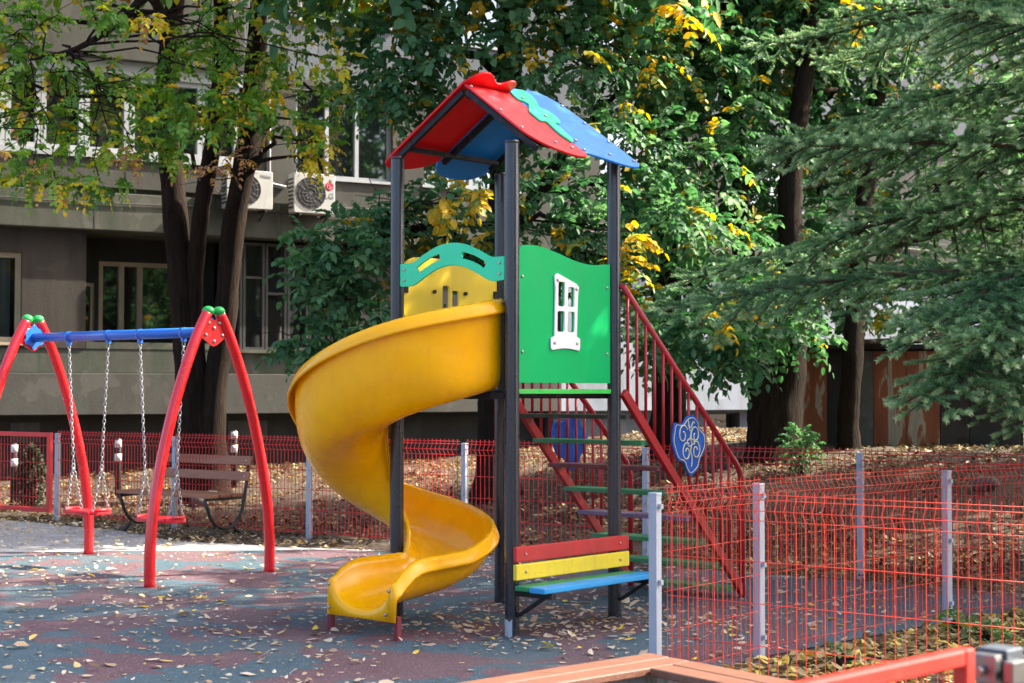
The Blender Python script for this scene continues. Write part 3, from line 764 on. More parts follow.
def fence(name, label, pts, mat, hp=.99, hw=1.01, posts=None, wire=.0019, group=None):
    e = empty(name, (pts[0][0], pts[0][1], 0), 0, label, 'fence', group); o = Vector((pts[0][0], pts[0][1], 0))
    P_ = [Vector((x, y, 0)) - o for x, y in pts]
    for a, b in zip(P_, P_[1:]):
        t = (b - a).normalized(); nn = Vector((-t.y, t.x, 0)) * -.034
        mesh_panel(a + t * .035 + nn, b - t * .035 + nn, hw, mat, e, r=wire)
    for i, q in enumerate(P_):
        if posts and i not in posts: continue
        t = (P_[min(i + 1, len(P_) - 1)] - P_[max(i - 1, 0)]).normalized(); ang = math.atan2(t.y, t.x)
        M = Matrix.Translation(q) @ Matrix.Rotation(ang, 4, 'Z')
        mb = MB(); mb.box((-.024, -.024, -.03), (.024, .024, hp), M); mb.box((-.026, -.026, hp - .012), (.026, .026, hp + .004), M)
        po = mb.build('post', 'fence_post', e, .003)
        for z in (.12, .52, .90):
            mb = MB(); mb.box((-.010, -.044, z - .012), (.010, -.028, z + .012), M); mb.build('clamp', 'fence_post', po)
    return e
fd = Vector((.816, -.577)); f0 = Vector((-5.22, 17.95))
back = [tuple(f0 + fd * (1.952 * k)) for k in range(0, 7)]
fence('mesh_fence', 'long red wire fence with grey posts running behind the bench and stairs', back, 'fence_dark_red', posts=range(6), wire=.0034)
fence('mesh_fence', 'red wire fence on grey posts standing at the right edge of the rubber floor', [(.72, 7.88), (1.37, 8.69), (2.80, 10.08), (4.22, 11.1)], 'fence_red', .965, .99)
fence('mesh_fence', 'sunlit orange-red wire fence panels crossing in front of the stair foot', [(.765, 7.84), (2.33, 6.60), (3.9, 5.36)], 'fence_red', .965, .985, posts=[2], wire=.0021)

# far left gate
def gate(name, label, a, b, h, tube, mat, wmat, z0=.08, step=.06, wr=.0025):
    e = empty(name, (a[0], a[1], 0), math.atan2(b[1] - a[1], b[0] - a[0]), label, 'gate')
    L = math.hypot(b[0] - a[0], b[1] - a[1]); mb = MB(); t2 = tube / 2
    mb.box((0, -t2, z0), (tube, t2, h)); mb.box((L - tube, -t2, z0), (L, t2, h))
    mb.box((tube - .0, -t2 + .001, h - tube), (L - tube, t2 - .001, h - .0005)); mb.box((tube, -t2 + .001, z0 + .0005), (L - tube, t2 - .001, z0 + tube))
    mb.build('gate_frame', mat, e, .004)
    mb = MB(); x = tube + step * .6
    while x < L - tube - .01:
        mb.tube([(x, 0, z0 + tube - .005), (x, 0, h - tube + .005)], wr, 5, cap=False); x += step
    for z in np.arange(z0 + tube + .12, h - tube, .2): mb.tube([(tube - .005, .006, z), (L - tube + .005, .006, z)], wr, 5, cap=False)
    mb.build('wire_mesh', wmat, e); return e
gL = f0 - fd * 2.2; gR = f0 - fd * .11
gate('metal_gate', 'dark red framed wire gate beside the far left fence post', tuple(gL), tuple(gR), 1.0, .05, 'fence_dark_red', 'fence_dark_red')
# gate right in front of the viewer
ga = P(790, 683, 2.56); gb = P(968, 647, 2.93)
dirg = (Vector((gb.x, gb.y)) - Vector((ga.x, ga.y))).normalized(); gs = Vector((gb.x, gb.y)) - dirg * 1.0
ng = gate('metal_gate', 'bright orange-red metal gate frame closest to the viewer', tuple(gs), (gb.x, gb.y), gb.z, .031, 'gate_red', 'gate_red', step=.07)
gp_ = Vector((gb.x, gb.y)) + dirg * .115
lp_ = empty('gate_post', (gp_.x, gp_.y, 0), math.atan2(dirg.y, dirg.x), 'grey steel gate post with a latch next to the orange-red gate', 'post')
mb = MB(); mb.box((-.032, -.032, -.02), (.032, .032, gb.z - .012)); mb.build('post', 'gate_post', lp_, .004)
mb = MB(); mb.box((-.062, -.025, gb.z - .075), (-.032, .025, gb.z - .02)); mb.build('latch', 'steel', lp_, .002); mb = MB(); mb.tube([(-.085, 0, gb.z - .05), (-.0625, 0, gb.z - .05)], .009, 10); mb.build('latch_bolt', 'steel', lp_); mb = MB()
mb.box((-.05, -.055, gb.z - .07), (.0, -.034, gb.z - .03)); mb.build('latch_plate', 'steel', lp_, .002)

# ------------------------------------------------------------------ sand pit border
Cc = P(650, 651, 6.48); zb = .40
pL = P(440, 683, 5.77); pRr = P(792, 683, 5.77)
C2 = Vector((Cc.x, Cc.y)); dl = (Vector((pL.x, pL.y)) - C2).normalized(); dr = Vector((-dl.y, dl.x)) if Vector((-dl.y, dl.x)).x > 0 else Vector((dl.y, -dl.x))
dr = (dr * .8 + (Vector((pRr.x, pRr.y)) - C2).normalized() * .4).normalized()
sp = empty('sandpit_border', (C2.x, C2.y, 0), 0, 'low concrete sandpit wall capped with reddish brown wooden planks', 'sandpit')
def border(d, inn, L, wood_w=.24):
    d3 = Vector((d.x, d.y, 0)); i3 = Vector((inn.x, inn.y, 0))
    M = Matrix.Identity(4)
    for r_ in range(3): M[r_][0], M[r_][1], M[r_][2] = d3[r_], i3[r_], (0, 0, 1)[r_]
    return M
Ml, Mr_ = border(dl, dr, 1), border(dr, dl, 1)
mb = MB()
for M, s0 in ((Ml, .0), (Mr_, .20)): mb.box((s0 + .035, .05, -.05), (3.2, .19, zb - .036), M)
mb.build('wall', 'border_concrete', sp)
for M, s0, sh in ((Ml, 0.0, 0), (Mr_, .245, .0)):
    for k_ in range(2):
        mb = MB(); mb.box((s0 + .0, .0 + k_ * .122, zb - .034), (3.2, .118 + k_ * .122, zb - (.001 * k_)), M); mb.build('cap_plank', 'border_wood', sp, .006)

# ------------------------------------------------------------------ building
P0 = Vector((-7.47, 22.8, 0)); BA = math.atan2(.485, .875)
ub = Vector((math.cos(BA), math.sin(BA), 0)); nb_ = Vector((ub.y, -ub.x, 0))
bld = empty('apartment_building', P0, BA, 'grey concrete apartment block behind the trees', 'building')
def Fc(px, py, off=0):
    q = onplane(px, py, P0 + nb_ * off, nb_) - P0
    return q.dot(ub), q.z
BW = lambda off: basis((0, -off, 0), (1, 0, 0), (0, 0, 1))
SL, SR, ZT = -6.0, 26.0, 11.5
z_pl0 = Fc(60, 415)[1]; z_pl1 = Fc(60, 373)[1]; z_gf0 = Fc(60, 348)[1]; z_sl0 = Fc(60, 229)[1]; z_sl1 = Fc(60, 191)[1]
z_w0 = Fc(100, 152)[1]; z_w1 = Fc(100, 74)[1]; z_up = Fc(60, 55)[1]
def window(parent, s0, s1, z0, z1, off, fmat, muls=(), gmat='window_glass', fw=.06, sill=True, curtain=None, trans=None, name='window'):
    mb = MB(); mb.box((s0, -off + .05, z0), (s1, -off + .062, z1)); w = mb.build(name, gmat, parent)
    mb = MB(); y0, y1 = -off - .012, -off + .048
    mb.box((s0, y0, z0), (s0 + fw, y1, z1)); mb.box((s1 - fw, y0, z0), (s1, y1, z1))
    mb.box((s0 + fw, y0 + .001, z0), (s1 - fw, y1, z0 + fw)); mb.box((s0 + fw, y0 + .001, z1 - fw), (s1 - fw, y1, z1))
    for m_ in muls: mb.box((m_ - fw * .6, y0 + .002, z0 + fw), (m_ + fw * .6, y1, z1 - fw))
    if trans: mb.box((s0 + fw, y0 + .003, trans - fw / 2), (s1 - fw, y1, trans + fw / 2))
    mb.build('frame', fmat, w)
    if sill:
        mb = MB(); mb.box((s0 - .06, -off - .14, z0 - .045), (s1 + .06, -off + .05, z0 - .002)); mb.build('sill', fmat, w)
    return w
def sx_(px, py=200): return Fc(px, py)[0]
# recessed base
bs0, bs1, bz0, bz1 = sx_(717, 425), sx_(748, 425), Fc(730, 441)[1] - .05, Fc(730, 413)[1]
s_pale = sx_(560)
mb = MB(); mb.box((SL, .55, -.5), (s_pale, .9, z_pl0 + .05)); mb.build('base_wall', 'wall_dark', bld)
plate('base_wall', [rect(s_pale, SR, -.5, z_pl0 + .05), rect(bs0, bs1, bz0, bz1)], .3, 'wall_pale', bld, BW(-.40), .001)
window(bld, bs0, bs1, bz0, bz1, -.42, 'dark_frame', (), fw=.03, sill=False)
for (a, b_) in ((sx_(20), sx_(50)), (sx_(240), sx_(280))):
    mb = MB(); mb.box((a, .53, z_pl0 - .42), (b_, .545, z_pl0 - .12)); mb.build('vent_window', 'dark_frame', bld)
# plinth bands
mb = MB(); mb.box((SL, -.05, z_pl0), (s_pale, .9, z_pl1)); mb.build('plinth_band', 'wall_concrete', bld, .01)
mb = MB(); mb.box((SL, .03, z_pl1 + .002), (s_pale, .9, z_gf0 - .002)); mb.build('plinth_band', 'wall_band', bld, .01)
mb = MB(); mb.box((s_pale + .002, -.03, z_pl0), (SR, .9, z_gf0 + 1.6)); mb.build('plinth_band', 'wall_plinth', bld, .01)
# ground floor front: brown wall with one window, then the loggia and the glazed part
sW0, sW1 = sx_(-30, 300), sx_(22, 300); zW0, zW1 = Fc(10, 342)[1], Fc(10, 252)[1]
sB = sx_(86, 300); sG0 = sx_(224, 300); sG1 = sx_(356, 300)
plate('ground_wall', [rect(SL, sB, z_gf0, z_sl0), rect(sW0, sW1, zW0, zW1)], .3, 'wall_brown', bld, BW(-.16), .001)
def curtain(par, s0, s1, z0, z1, y):
    n_ = max(10, int((s1 - s0) / .02)); vs = []
    for i in range(n_ + 1):
        x = s0 + (s1 - s0) * i / n_
        for z in np.linspace(z0, z1, 4): vs.append((x, y + .022 * math.sin(x * 46 + .6 * math.sin(x * 9)) * (1.2 - .5 * (z - z0) / (z1 - z0)), z))
    mb = MB(); mb.add(vs, [(i * 4 + j, i * 4 + 4 + j, i * 4 + 5 + j, i * 4 + 1 + j) for i in range(n_) for j in range(3)], True); return mb.build('curtain', 'curtain', par)
w = window(bld, sW0, sW1, zW0, zW1, -.10, 'beige_frame', (Fc(-4, 300)[0],), 'clear_glass', fw=.075)
curtain(w, sW0 + .05, sW1 - .13, zW0 + .03, zW1 - .03, .20)
# loggia: back wall, side wall, ceiling is the slab
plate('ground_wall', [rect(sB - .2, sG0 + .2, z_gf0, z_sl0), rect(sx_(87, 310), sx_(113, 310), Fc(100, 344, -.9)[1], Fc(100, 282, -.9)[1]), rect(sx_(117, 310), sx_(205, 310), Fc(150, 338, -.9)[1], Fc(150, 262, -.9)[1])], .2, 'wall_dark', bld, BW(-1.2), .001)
mb = MB(); mb.box((sB - .30, .312, z_gf0), (sB - .002, 1.1, z_sl0 - .002)); mb.build('ground_wall', 'wall_brown', bld)
window(bld, sx_(87, 310), sx_(113, 310), Fc(100, 344, -.9)[1], Fc(100, 282, -.9)[1], -1.14, 'beige_frame', (), fw=.06, sill=False, name='door')
window(bld, sx_(117, 310), sx_(205, 310), Fc(150, 338, -.9)[1], Fc(150, 262, -.9)[1], -1.14, 'beige_frame', (sx_(141, 310), sx_(160, 310)), fw=.07, sill=False)
mb = MB(); mb.box((sB + .01, .02, z_gf0 - .002), (sG0 - .01, .14, z_gf0 + .10)); mb.build('loggia_parapet', 'wall_band', bld)
# glazed part
nG = 6; zg0, zg1 = z_gf0 + .02, z_sl0 - .05
for i in range(nG):
    a = sG0 + (sG1 - sG0) * i / nG; b_ = sG0 + (sG1 - sG0) * (i + 1) / nG
    w = window(bld, a, b_ - .015, zg0, zg1, -.18, 'dark_frame', (), 'clear_glass' if i in (1, 3, 4) else 'window_glass', fw=.04, sill=False, trans=zg0 + (1.15 if i % 2 else .9))
    if i in (1, 3, 4): curtain(w, a + .06, a + (.34 if i != 3 else .5) * (b_ - a) + .2, zg0 + .02, zg1 - .02, .275)
mb = MB(); mb.box((sG0, -.06, z_gf0 - .04), (sG1, .16, z_gf0 + .015)); mb.build('ledge', 'wall_band', bld)
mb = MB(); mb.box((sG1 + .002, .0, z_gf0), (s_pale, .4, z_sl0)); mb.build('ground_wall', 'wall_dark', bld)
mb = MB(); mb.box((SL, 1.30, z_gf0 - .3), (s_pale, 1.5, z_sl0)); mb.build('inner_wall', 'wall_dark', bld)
# slab beam
mb = MB(); mb.box((SL, -.18, z_sl0), (SR, 1.6, z_sl1)); mb.build('slab_beam', 'wall_band', bld, .012)
# first floor
sE = sx_(242, 120)
zsp = z_w0 - .10
mb = MB(); mb.box((SL, -.02, z_sl1 + .10), (sE, .3, zsp)); mb.box((SL, .08, z_sl1), (sE, .3, z_sl1 + .10)); mb.build('spandrel', 'wall_concrete', bld)
xs = [-40, 6, 41.5, 85, 130, 164, 203, 240]
for a, b_ in zip(xs, xs[1:]):
    window(bld, sx_(a, 110), sx_(b_, 110) - .01, z_w0, z_w1, -.02, 'white_frame', (), 'window_mirror', fw=.075, sill=False)
mb = MB(); mb.box((SL, -.06, zsp + .002), (sE, .22, z_w0 - .003)); mb.box((SL, -.03, z_w1 + .003), (sE, .22, z_up - .002)); mb.build('white_band', 'white_frame', bld)
sw0, sw1 = sx_(296, 130), sx_(393, 130); zw0, zw1 = Fc(315, 177)[1], Fc(315, 86)[1]
su0, su1 = sx_(425, 130), sx_(520, 130)
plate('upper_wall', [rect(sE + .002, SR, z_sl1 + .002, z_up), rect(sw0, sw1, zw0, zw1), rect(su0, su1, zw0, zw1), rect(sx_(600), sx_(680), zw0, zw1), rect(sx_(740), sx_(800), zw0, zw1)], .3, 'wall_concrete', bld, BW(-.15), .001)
window(bld, sw0, sw1, zw0, zw1, -.10, 'white_frame', (sx_(329, 130), sx_(359, 130)), fw=.055)
for a, b_ in ((su0, su1), (sx_(600), sx_(680)), (sx_(740), sx_(800))): window(bld, a, b_, zw0, zw1, -.10, 'white_frame', ((a + b_) / 2,), 'window_mirror', fw=.06)
# second floor
mb = MB(); mb.box((SL, -.14, z_up), (sE, 1.6, z_up + 1.15)); mb.build('balcony_front', 'wall_concrete', bld, .012)
z20, z21 = z_up + 1.2, z_up + 2.55
su2, su3 = sx_(440, 20), sx_(505, 20)
plate('upper_wall', [rect(sE + .002, SR, z_up + .002, ZT), rect(sx_(300), sx_(390), z20 - .2, z21), rect(su2, su3, Fc(480, 46)[1], z21), rect(sx_(600), sx_(680), z20 - .2, z21)], .3, 'wall_pale', bld, BW(-.15), .001)
window(bld, sx_(300), sx_(390), z20 - .2, z21, -.1, 'white_frame', (sx_(345),), 'window_mirror')
window(bld, su2, su3, Fc(480, 46)[1], z21, -.1, 'white_frame', (sx_(472, 20),), 'window_mirror')
window(bld, sx_(600), sx_(680), z20 - .2, z21, -.1, 'white_frame', (sx_(640),), 'window_mirror')
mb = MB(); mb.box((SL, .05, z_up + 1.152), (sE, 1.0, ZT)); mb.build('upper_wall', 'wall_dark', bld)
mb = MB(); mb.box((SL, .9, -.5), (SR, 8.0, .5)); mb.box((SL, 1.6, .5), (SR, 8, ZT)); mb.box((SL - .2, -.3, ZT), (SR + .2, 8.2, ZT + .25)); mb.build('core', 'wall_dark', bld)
# drain pipe / cables
mb = MB(); s_p = sx_(269, 130)
mb.tube([(s_p, -.03, Fc(269, 100)[1]), (s_p, -.03, Fc(269, 178)[1]), (s_p + .05, -.03, Fc(269, 184)[1]), (s_p + .28, -.03, Fc(269, 186)[1])], .022, 8); mb.build('pipe', 'logo_grey', bld)
for k_ in range(9):
    sj = SL + 1.4 + k_ * 2.95
    mb = MB(); mb.box((sj - .008, -.184, z_sl0 + .01), (sj + .008, -.175, z_sl1 - .02)); mb.build('panel_joint', 'dark_frame', bld)
    if sj < sE:
        mb = MB(); mb.box((sj + .5, -.024, z_sl1 + .12), (sj + .516, -.015, zsp - .02)); mb.build('panel_joint', 'dark_frame', bld)
for z_c, s_a, s_b in ((z_sl1 - .12, SL, SR), (z_up - .12, sE + .1, SR - 6)):
    pts = []
    for i in range(41):
        t = i / 40; pts.append((s_a + (s_b - s_a) * t, (-.20 if z_c < z_up - .5 else -.03), z_c - .05 * abs(math.sin(t * 22))))
    mb = MB(); mb.tube(pts, .011, 6); mb.build('cable', 'dark_frame', bld)
# air conditioners
def ac_unit(px0, px1, py0, py1, label, mark):
    s0, z0 = Fc(px0, py1, .35); s1, z1 = Fc(px1, py0, .35)
    off = .22; w = s1 - s0; h = z1 - z0; zz = z0
    o = P0 + ub * s0 + nb_ * off
    e = empty('air_conditioner', (o.x, o.y, zz), BA, label, 'air conditioner', 'air conditioners on the facade')
    body = plate('body', [rrect(0, w, 0, h, .03)], .26, 'white_plastic', e, basis((0, -.13, 0), (1, 0, 0), (0, 0, 1)), .008)
    cxm = w * .40 if mark == 'lg' else w * .42; rr = h * .40
    mb = MB(); circ = [(cxm + rr * math.cos(a), -.263, h / 2 + rr * math.sin(a)) for a in np.linspace(0, 2 * math.pi, 29)[:-1]]
    mb.add(circ, [tuple(range(28))]); gr_ = mb.build('fan_opening', 'grille_dark', body)
    mb = MB()
    for q in (1, .78, .56, .34): mb.tube([(cxm + rr * q * math.cos(a), -.268, h / 2 + rr * q * math.sin(a)) for a in np.linspace(0, 2 * math.pi, 25)[:-1]], .003, 5, closed=True)
    for a in np.linspace(0, 2 * math.pi, 13)[:-1]: mb.tube([(cxm + rr * .1 * math.cos(a), -.268, h / 2 + rr * .1 * math.sin(a)), (cxm + rr * math.cos(a), -.268, h / 2 + rr * math.sin(a))], .0025, 5)
    mb.tube([(cxm, -.266, h / 2), (cxm, -.272, h / 2)], rr * .14, 12); mb.build('fan_guard', 'fan_grey', gr_)
    mb = MB()
    for i in range(8): mb.box((-.012, -.235, h * .12 + i * h * .1), (.001, -.03, h * .12 + i * h * .1 + h * .045))
    mb.build('side_grille', 'grille_dark', body)
    mb = MB()
    for x in (w * .15, w * .85):
        mb.bar((x, -.27, -.022), (x, off - .03, -.022), .035, .035); mb.bar((x, -.2, -.04), (x, off - .03, -.22), .025, .025)
    mb.build('wall_bracket', 'black_iron', e)
    F = lambda x, z: basis((x, -.263, z), (1, 0, 0), (0, 0, 1))
    if mark == 'lg':
        mb = MB(); c_ = (w * .86, h * .70); r_ = h * .11
        mb.tube([(c_[0], -.260, c_[1]), (c_[0], -.264, c_[1])], r_, 20); lo = mb.build('logo', 'logo_red', body)
        mb = MB(); mb.tube([(c_[0] + r_ * .62 * math.cos(a), -.266, c_[1] + r_ * .62 * math.sin(a)) for a in np.linspace(R(-10), R(-290), 16)] , .003, 5)
        mb.tube([(c_[0], -.266, c_[1] + r_ * .3), (c_[0], -.266, c_[1] - r_ * .35), (c_[0] + r_ * .35, -.266, c_[1] - r_ * .35)], .003, 5); mb.build('logo_mark', 'white_plastic', lo)
        text_mesh('lettering', 'LG', h * .2, F(w * .86, h * .45), 'logo_grey', body)
    else:
        text_mesh('lettering', 'Midea', h * .12, F(w * .84, h * .86), 'logo_grey', body)
    return e
ac_unit(291, 332, 176, 213, 'white air conditioner under the white framed window, with a red round badge', 'lg')
ac_unit(224, 270, 173, 208, 'white air conditioner partly hidden behind the rightmost stem of the left tree', 'mi')

# house behind the viewer (it shows in the upper windows)
hs = empty('red_roofed_house', (24, -10, 0), R(40), 'pale house with a red tiled roof across the street', 'house')
mb = MB(); mb.box((-7, -5, 0), (7, 5, 9.0)); mb.build('wall', 'wall_pale', hs)
mb = MB(); mb.add([(-7.6, -5.8, 8.9), (7.6, -5.8, 8.9), (7.6, 0, 13), (-7.6, 0, 13), (-7.6, 5.8, 8.9), (7.6, 5.8, 8.9)], [(0, 1, 2, 3), (3, 2, 5, 4), (0, 3, 4), (1, 5, 2), (0, 4, 5, 1)]); mb.build('roof', 'roof_tile', hs)
for i in range(4):
    for j in (1.5, 4.2, 6.8):
        for yy in (-5.01, 5.01):
            mb = MB(); mb.box((-5.6 + i * 3.2, yy - .02, j), (-4.2 + i * 3.2, yy + .02, j + 1.5)); mb.build('window', 'window_glass', hs)

# ------------------------------------------------------------------ shed with rusty sheets
q = P(865, 440, 19.2); shed = empty('metal_shed', (q.x, q.y, float(ground_z(q.x, q.y))), R(-6), 'old shed of rusty orange and grey metal sheets under the spruce', 'shed')
mb = MB(); mb.box((-.85, .03, -.1), (1.9, 2.0, 1.22)); mb.box((-.95, -.1, 1.22), (2.0, 2.1, 1.27)); mb.build('frame', 'wall_dark', shed)
for x0, x1, mt in ((-.85, -.46, 'rust'), (-.13, .10, 'stone_grey'), (.105, .50, 'rust'), (.505, .90, 'rust'), (.91, 1.25, 'wall_brown'), (1.26, 1.85, 'wall_dark')):
    mb = MB(); mb.box((x0, 0, -.05), (x1, .028, 1.19)); o = mb.build('sheet', mt, shed, .002)
    if mt == 'rust': o['label'] = 'rusty orange sheet'

# bollards
for px, py, D, lab in ((14, 492, 20.3, 'black bollard with two white bands behind the far left gate'), (118, 492, 20.6, 'black bollard with two white bands seen between the two swing seats'), (234, 484, 21.2, 'black bollard with white bands behind the park bench back')):
    q = P(px, 470, D); z = float(ground_z(q.x, q.y))
    e = empty('bollard', (q.x, q.y, z - .02), 0, lab, 'bollard', 'bollards behind the fence')
    mb = MB(); mb.tube([(0, 0, 0), (0, 0, .78), (0, 0, .80)], [.042, .042, .03], 14); mb.build('post', 'black_iron', e)
    for zz in (.55, .73):
        mb = MB(); mb.tube([(0, 0, zz - .05), (0, 0, zz + .05)], .045, 14); mb.build('reflective_band', 'white_band', e)

# stones on the bank
def stone(px, py, D, r, lab):
    q = P(px, py, D); z = float(ground_z(q.x, q.y)); mb = MB(); mb.ball((0, 0, 0), r, (1.3, .9, .7), 14, 10)
    for i, v_ in enumerate(mb.v):
        v_ = Vector(v_); k = 1 + .22 * math.sin(v_.x / r * 3.1 + px) * math.cos(v_.z / r * 2.7 + v_.y / r * 2 + px); mb.v[i] = tuple(v_ * k)
    o = mb.build('stone', 'stone_grey'); o.location = (q.x, q.y, z + r * .2); o.rotation_euler = (0, 0, px)
    return tag(o, lab, 'stone', 'stones on the leafy bank')
stone(985, 452, 15.6, .12, 'grey stone half sunk in the leafy bank under the spruce')
stone(205, 478, 19.6, .17, 'rounded grey stone behind the park bench')

# ------------------------------------------------------------------ broadleaf trees
def tree(name, label, stems, clumps, mat, bark, group=None, branch_r=.035, **kw):
    """stems: list of [(px, py, D), ...] from base up with radii; clumps get a limb each"""
    b0 = P(*stems[0][0][0]); z = float(ground_z(b0.x, b0.y)); org = Vector((b0.x, b0.y, z))
    e = empty(name, org, 0, label, 'tree', group)
    mb = MB(); nodes = []
    for pts, radii in stems:
        W = [P(*p) for p in pts]; W[0].z = min(W[0].z, z - .15) if pts[0][1] > 440 else W[0].z
        dense = smooth_open([tuple(p) for p in W], 6); rr = np.interp(np.linspace(0, 1, len(dense)), np.linspace(0, 1, len(radii)), radii)
        rr = [r_ * (1 + random.uniform(-.07, .07)) * (1 + (.55 * max(0, 1 - i_ / 5) ** 2 if pts[0][1] > 440 else 0)) for i_, r_ in enumerate(rr)]
        mb.tube([Vector(p) - org for p in dense], rr, 16); nodes += [(Vector(p), r_) for p, r_ in zip(dense, rr)]
    cs = crown('crown', clumps, mat, e, org, **kw)
    for c in cs:
        cand = sorted(nodes, key=lambda nr: (nr[0] - c).length + (1.5 if nr[0].z > c.z + .3 else 0) + (3 if nr[0].z < c.z - .8 else 0))[0]
        a = cand[0]
        if (a - c).length < 4.5:
            w_ = wobble(a - org, c - org, 7, .09, .12); L = (a - c).length
            mb.tube(w_, list(np.linspace(min(cand[1] * .5, branch_r + L * .008), .006, 8)), 7)
            for k_ in range(4):
                t = random.uniform(.45, 1); p = w_[int(t * 7)]
                q = p + Vector((random.gauss(0, .3), random.gauss(0, .3), random.gauss(-.05, .2)))
                mb.tube(wobble(p, q, 4, .03), list(np.linspace(.009, .003, 5)), 5)
    mb.build('trunk', bark, e)
    return e
# left tree with three stems, leaves turning yellow
A = lambda *r: list(r)
left_cl = [(28, 8, 45, 14, 17, .25), (20, 62, 36, 16, 17, .3), (80, 66, 52, 12, 17, .35), (135, 84, 42, 13, 17, .25), (150, 16, 18, 13, 16.5, .95), (112, 12, 14, 8, 16.5, .3),
           (205, 92, 52, 18, 17, .28), (65, 118, 55, 14, 17, .2), (190, 122, 60, 15, 17, .25), (115, 142, 60, 13, 17, .3), (22, 160, 40, 15, 16.8, .25), (55, 178, 48, 13, 16.8, .12),
           (100, 182, 25, 10, 16.8, .3), (245, 48, 62, 22, 17.5, .22), (290, 62, 45, 18, 17.3, .2), (292, 120, 50, 13, 17.0, .3), (238, 108, 50, 12, 17, .25), (320, 142, 16, 16, 16.8, .6), (315, 160, 9, 12, 16.8, .8),
           (250, 12, 60, 16, 17.5, .3), (330, 22, 38, 22, 17.5, .35), (165, 150, 46, 11, 17, .3), (205, 40, 40, 20, 18.5, .2), (180, 62, 34, 16, 18.2, .25), (10, 35, 26, 12, 17, .2),
           (235, 158, 15, 14, 16.7, -1), (208, 172, 8, 10, 16.7, -1), (133, 152, 9, 8, 16.7, -1), (32, 172, 10, 9, 16.6, -1), (20, 110, 26, 16, 17, .4), (170, 110, 40, 16, 18, .2), (262, 86, 40, 16, 17.5, .2),
           (340, 60, 12, 14, 16.5, .9), (345, 95, 25, 18, 17.4, .25)]
left_up = [(x, y, 130, 80, D, .15, 2.1) for x, y, D in ((0, -110, 18.5), (120, -100, 18.5), (240, -110, 18.5), (340, -90, 18.8), (-100, -160, 18.5), (60, -230, 18), (180, -240, 18), (300, -220, 18.2), (0, -340, 18.5), (120, -360, 18.3), (240, -350, 18.4), (340, -340, 18.6), (100, -470, 19), (230, -480, 19))] + [(x, y, 110, 70, D, .15, 1.9) for x, y, D in ((20, -220, 20), (130, -260, 20.5), (240, -270, 20.5), (330, -230, 20.5), (-120, -220, 20), (-140, 20, 20.5), (60, -350, 21), (200, -380, 21))] + [(x, y, 80, 50, D, .2, 1.8) for x, y, D in ((60, -60, 19), (180, -70, 20), (300, -60, 19), (120, -150, 20), (250, -150, 20), (-60, -20, 18), (-80, 90, 19), (-90, -110, 19), (360, -130, 20))]  # upper crown out of view, thickened with oversized leaves to shade the facade
left_stems = [([(196, 470, 20.0), (190, 400, 20.0), (182, 300, 20.0), (174, 200, 20.0), (166, 90, 20.0), (176, -20, 20), (170, -160, 20)], [.24, .18, .165, .155, .14, .12, .07]),
              ([(203, 470, 20.0), (199, 400, 20.0), (194, 310, 20.0), (200, 220, 19.9), (215, 130, 19.8), (222, 40, 19.7), (214, -100, 19.7)], [.20, .13, .11, .11, .11, .105, .06]),
              ([(212, 470, 20.0), (214, 400, 20.0), (225, 320, 20.0), (233, 230, 19.9), (247, 150, 19.8), (256, 60, 19.7), (262, -90, 19.7)], [.22, .16, .15, .145, .145, .14, .07]),
              ([(166, 30, 20), (150, -4, 18.6), (120, 22, 17.6), (78, 48, 17), (30, 60, 16.8)], [.08, .06, .045, .032, .012])]
tree('broadleaf_tree', 'tree with three dark stems and yellowing leaves in front of the grey balcony', left_stems, left_cl + left_up, 'leaf_autumn', 'bark', branch_r=.016, leaf_l=.080, leaf_w=.054, k=4, slen=.22, dens=1.2, )
# middle tree behind the tower
mid_cl = [(345, 235, 50, 28, 15.5, .02), (308, 268, 26, 16, 15.3, 0), (335, 290, 32, 20, 15.4, .03), (372, 262, 30, 34, 15.4, .12), (365, 315, 38, 22, 15.4, .06), (335, 342, 42, 16, 15.3, .02), (390, 215, 34, 34, 15.8, .05), (300, 345, 14, 9, 15.3, 0),
          (440, 215, 52, 28, 15.8, .22), (470, 255, 45, 30, 15.8, .1), (450, 55, 55, 34, 15.8, .12), (395, 45, 46, 34, 16, .1), (415, 108, 40, 28, 16, .05), (385, 85, 38, 20, 15.8, .04),
          (560, 60, 60, 40, 15.8, .1), (505, 30, 60, 30, 16, .15), (590, 118, 48, 36, 15.8, .05), (560, 190, 50, 36, 15.5, .04), (548, 235, 54, 26, 15.5, .12), (600, 232, 40, 26, 15.5, .10), (640, 62, 52, 42, 16.5, .12), (650, 145, 50, 42, 16.3, .04),
          (632, 232, 7, 14, 15.0, .95), (630, 264, 5, 5, 15.0, .95), (441, 198, 8, 6, 15.0, .8), (478, 192, 4, 5, 15, .9), (640, 205, 36, 28, 16, .08), (530, 290, 30, 20, 16, .08), (600, 35, 44, 26, 16.2, .15), (690, 60, 40, 36, 16.8, .1),
          (510, 120, 50, 34, 17, .04), (470, 140, 45, 30, 17, .04), (560, 15, 40, 20, 16, .2), (415, 10, 50, 16, 16.2, .2)]
mid_cl = [(c[0], c[1], c[2], c[3], c[4] + 1.0, c[5]) for c in mid_cl]
mid_up = [(x, y, 110, 70, D, .05, 1.9) for x, y, D in ((400, -150, 18), (450, -300, 18.5), (330, -120, 18), (560, -120, 16.5), (640, -220, 17), (380, -260, 19))] + [(x, y, 90, 60, D, .08, 1.8) for x, y, D in ((430, -60, 17), (540, -70, 17), (640, -60, 17), (480, -170, 17.5), (590, -180, 17.5), (350, -40, 17), (700, -150, 18), (530, -270, 18), (620, -290, 18))]  # unseen crown top, added to block light from above
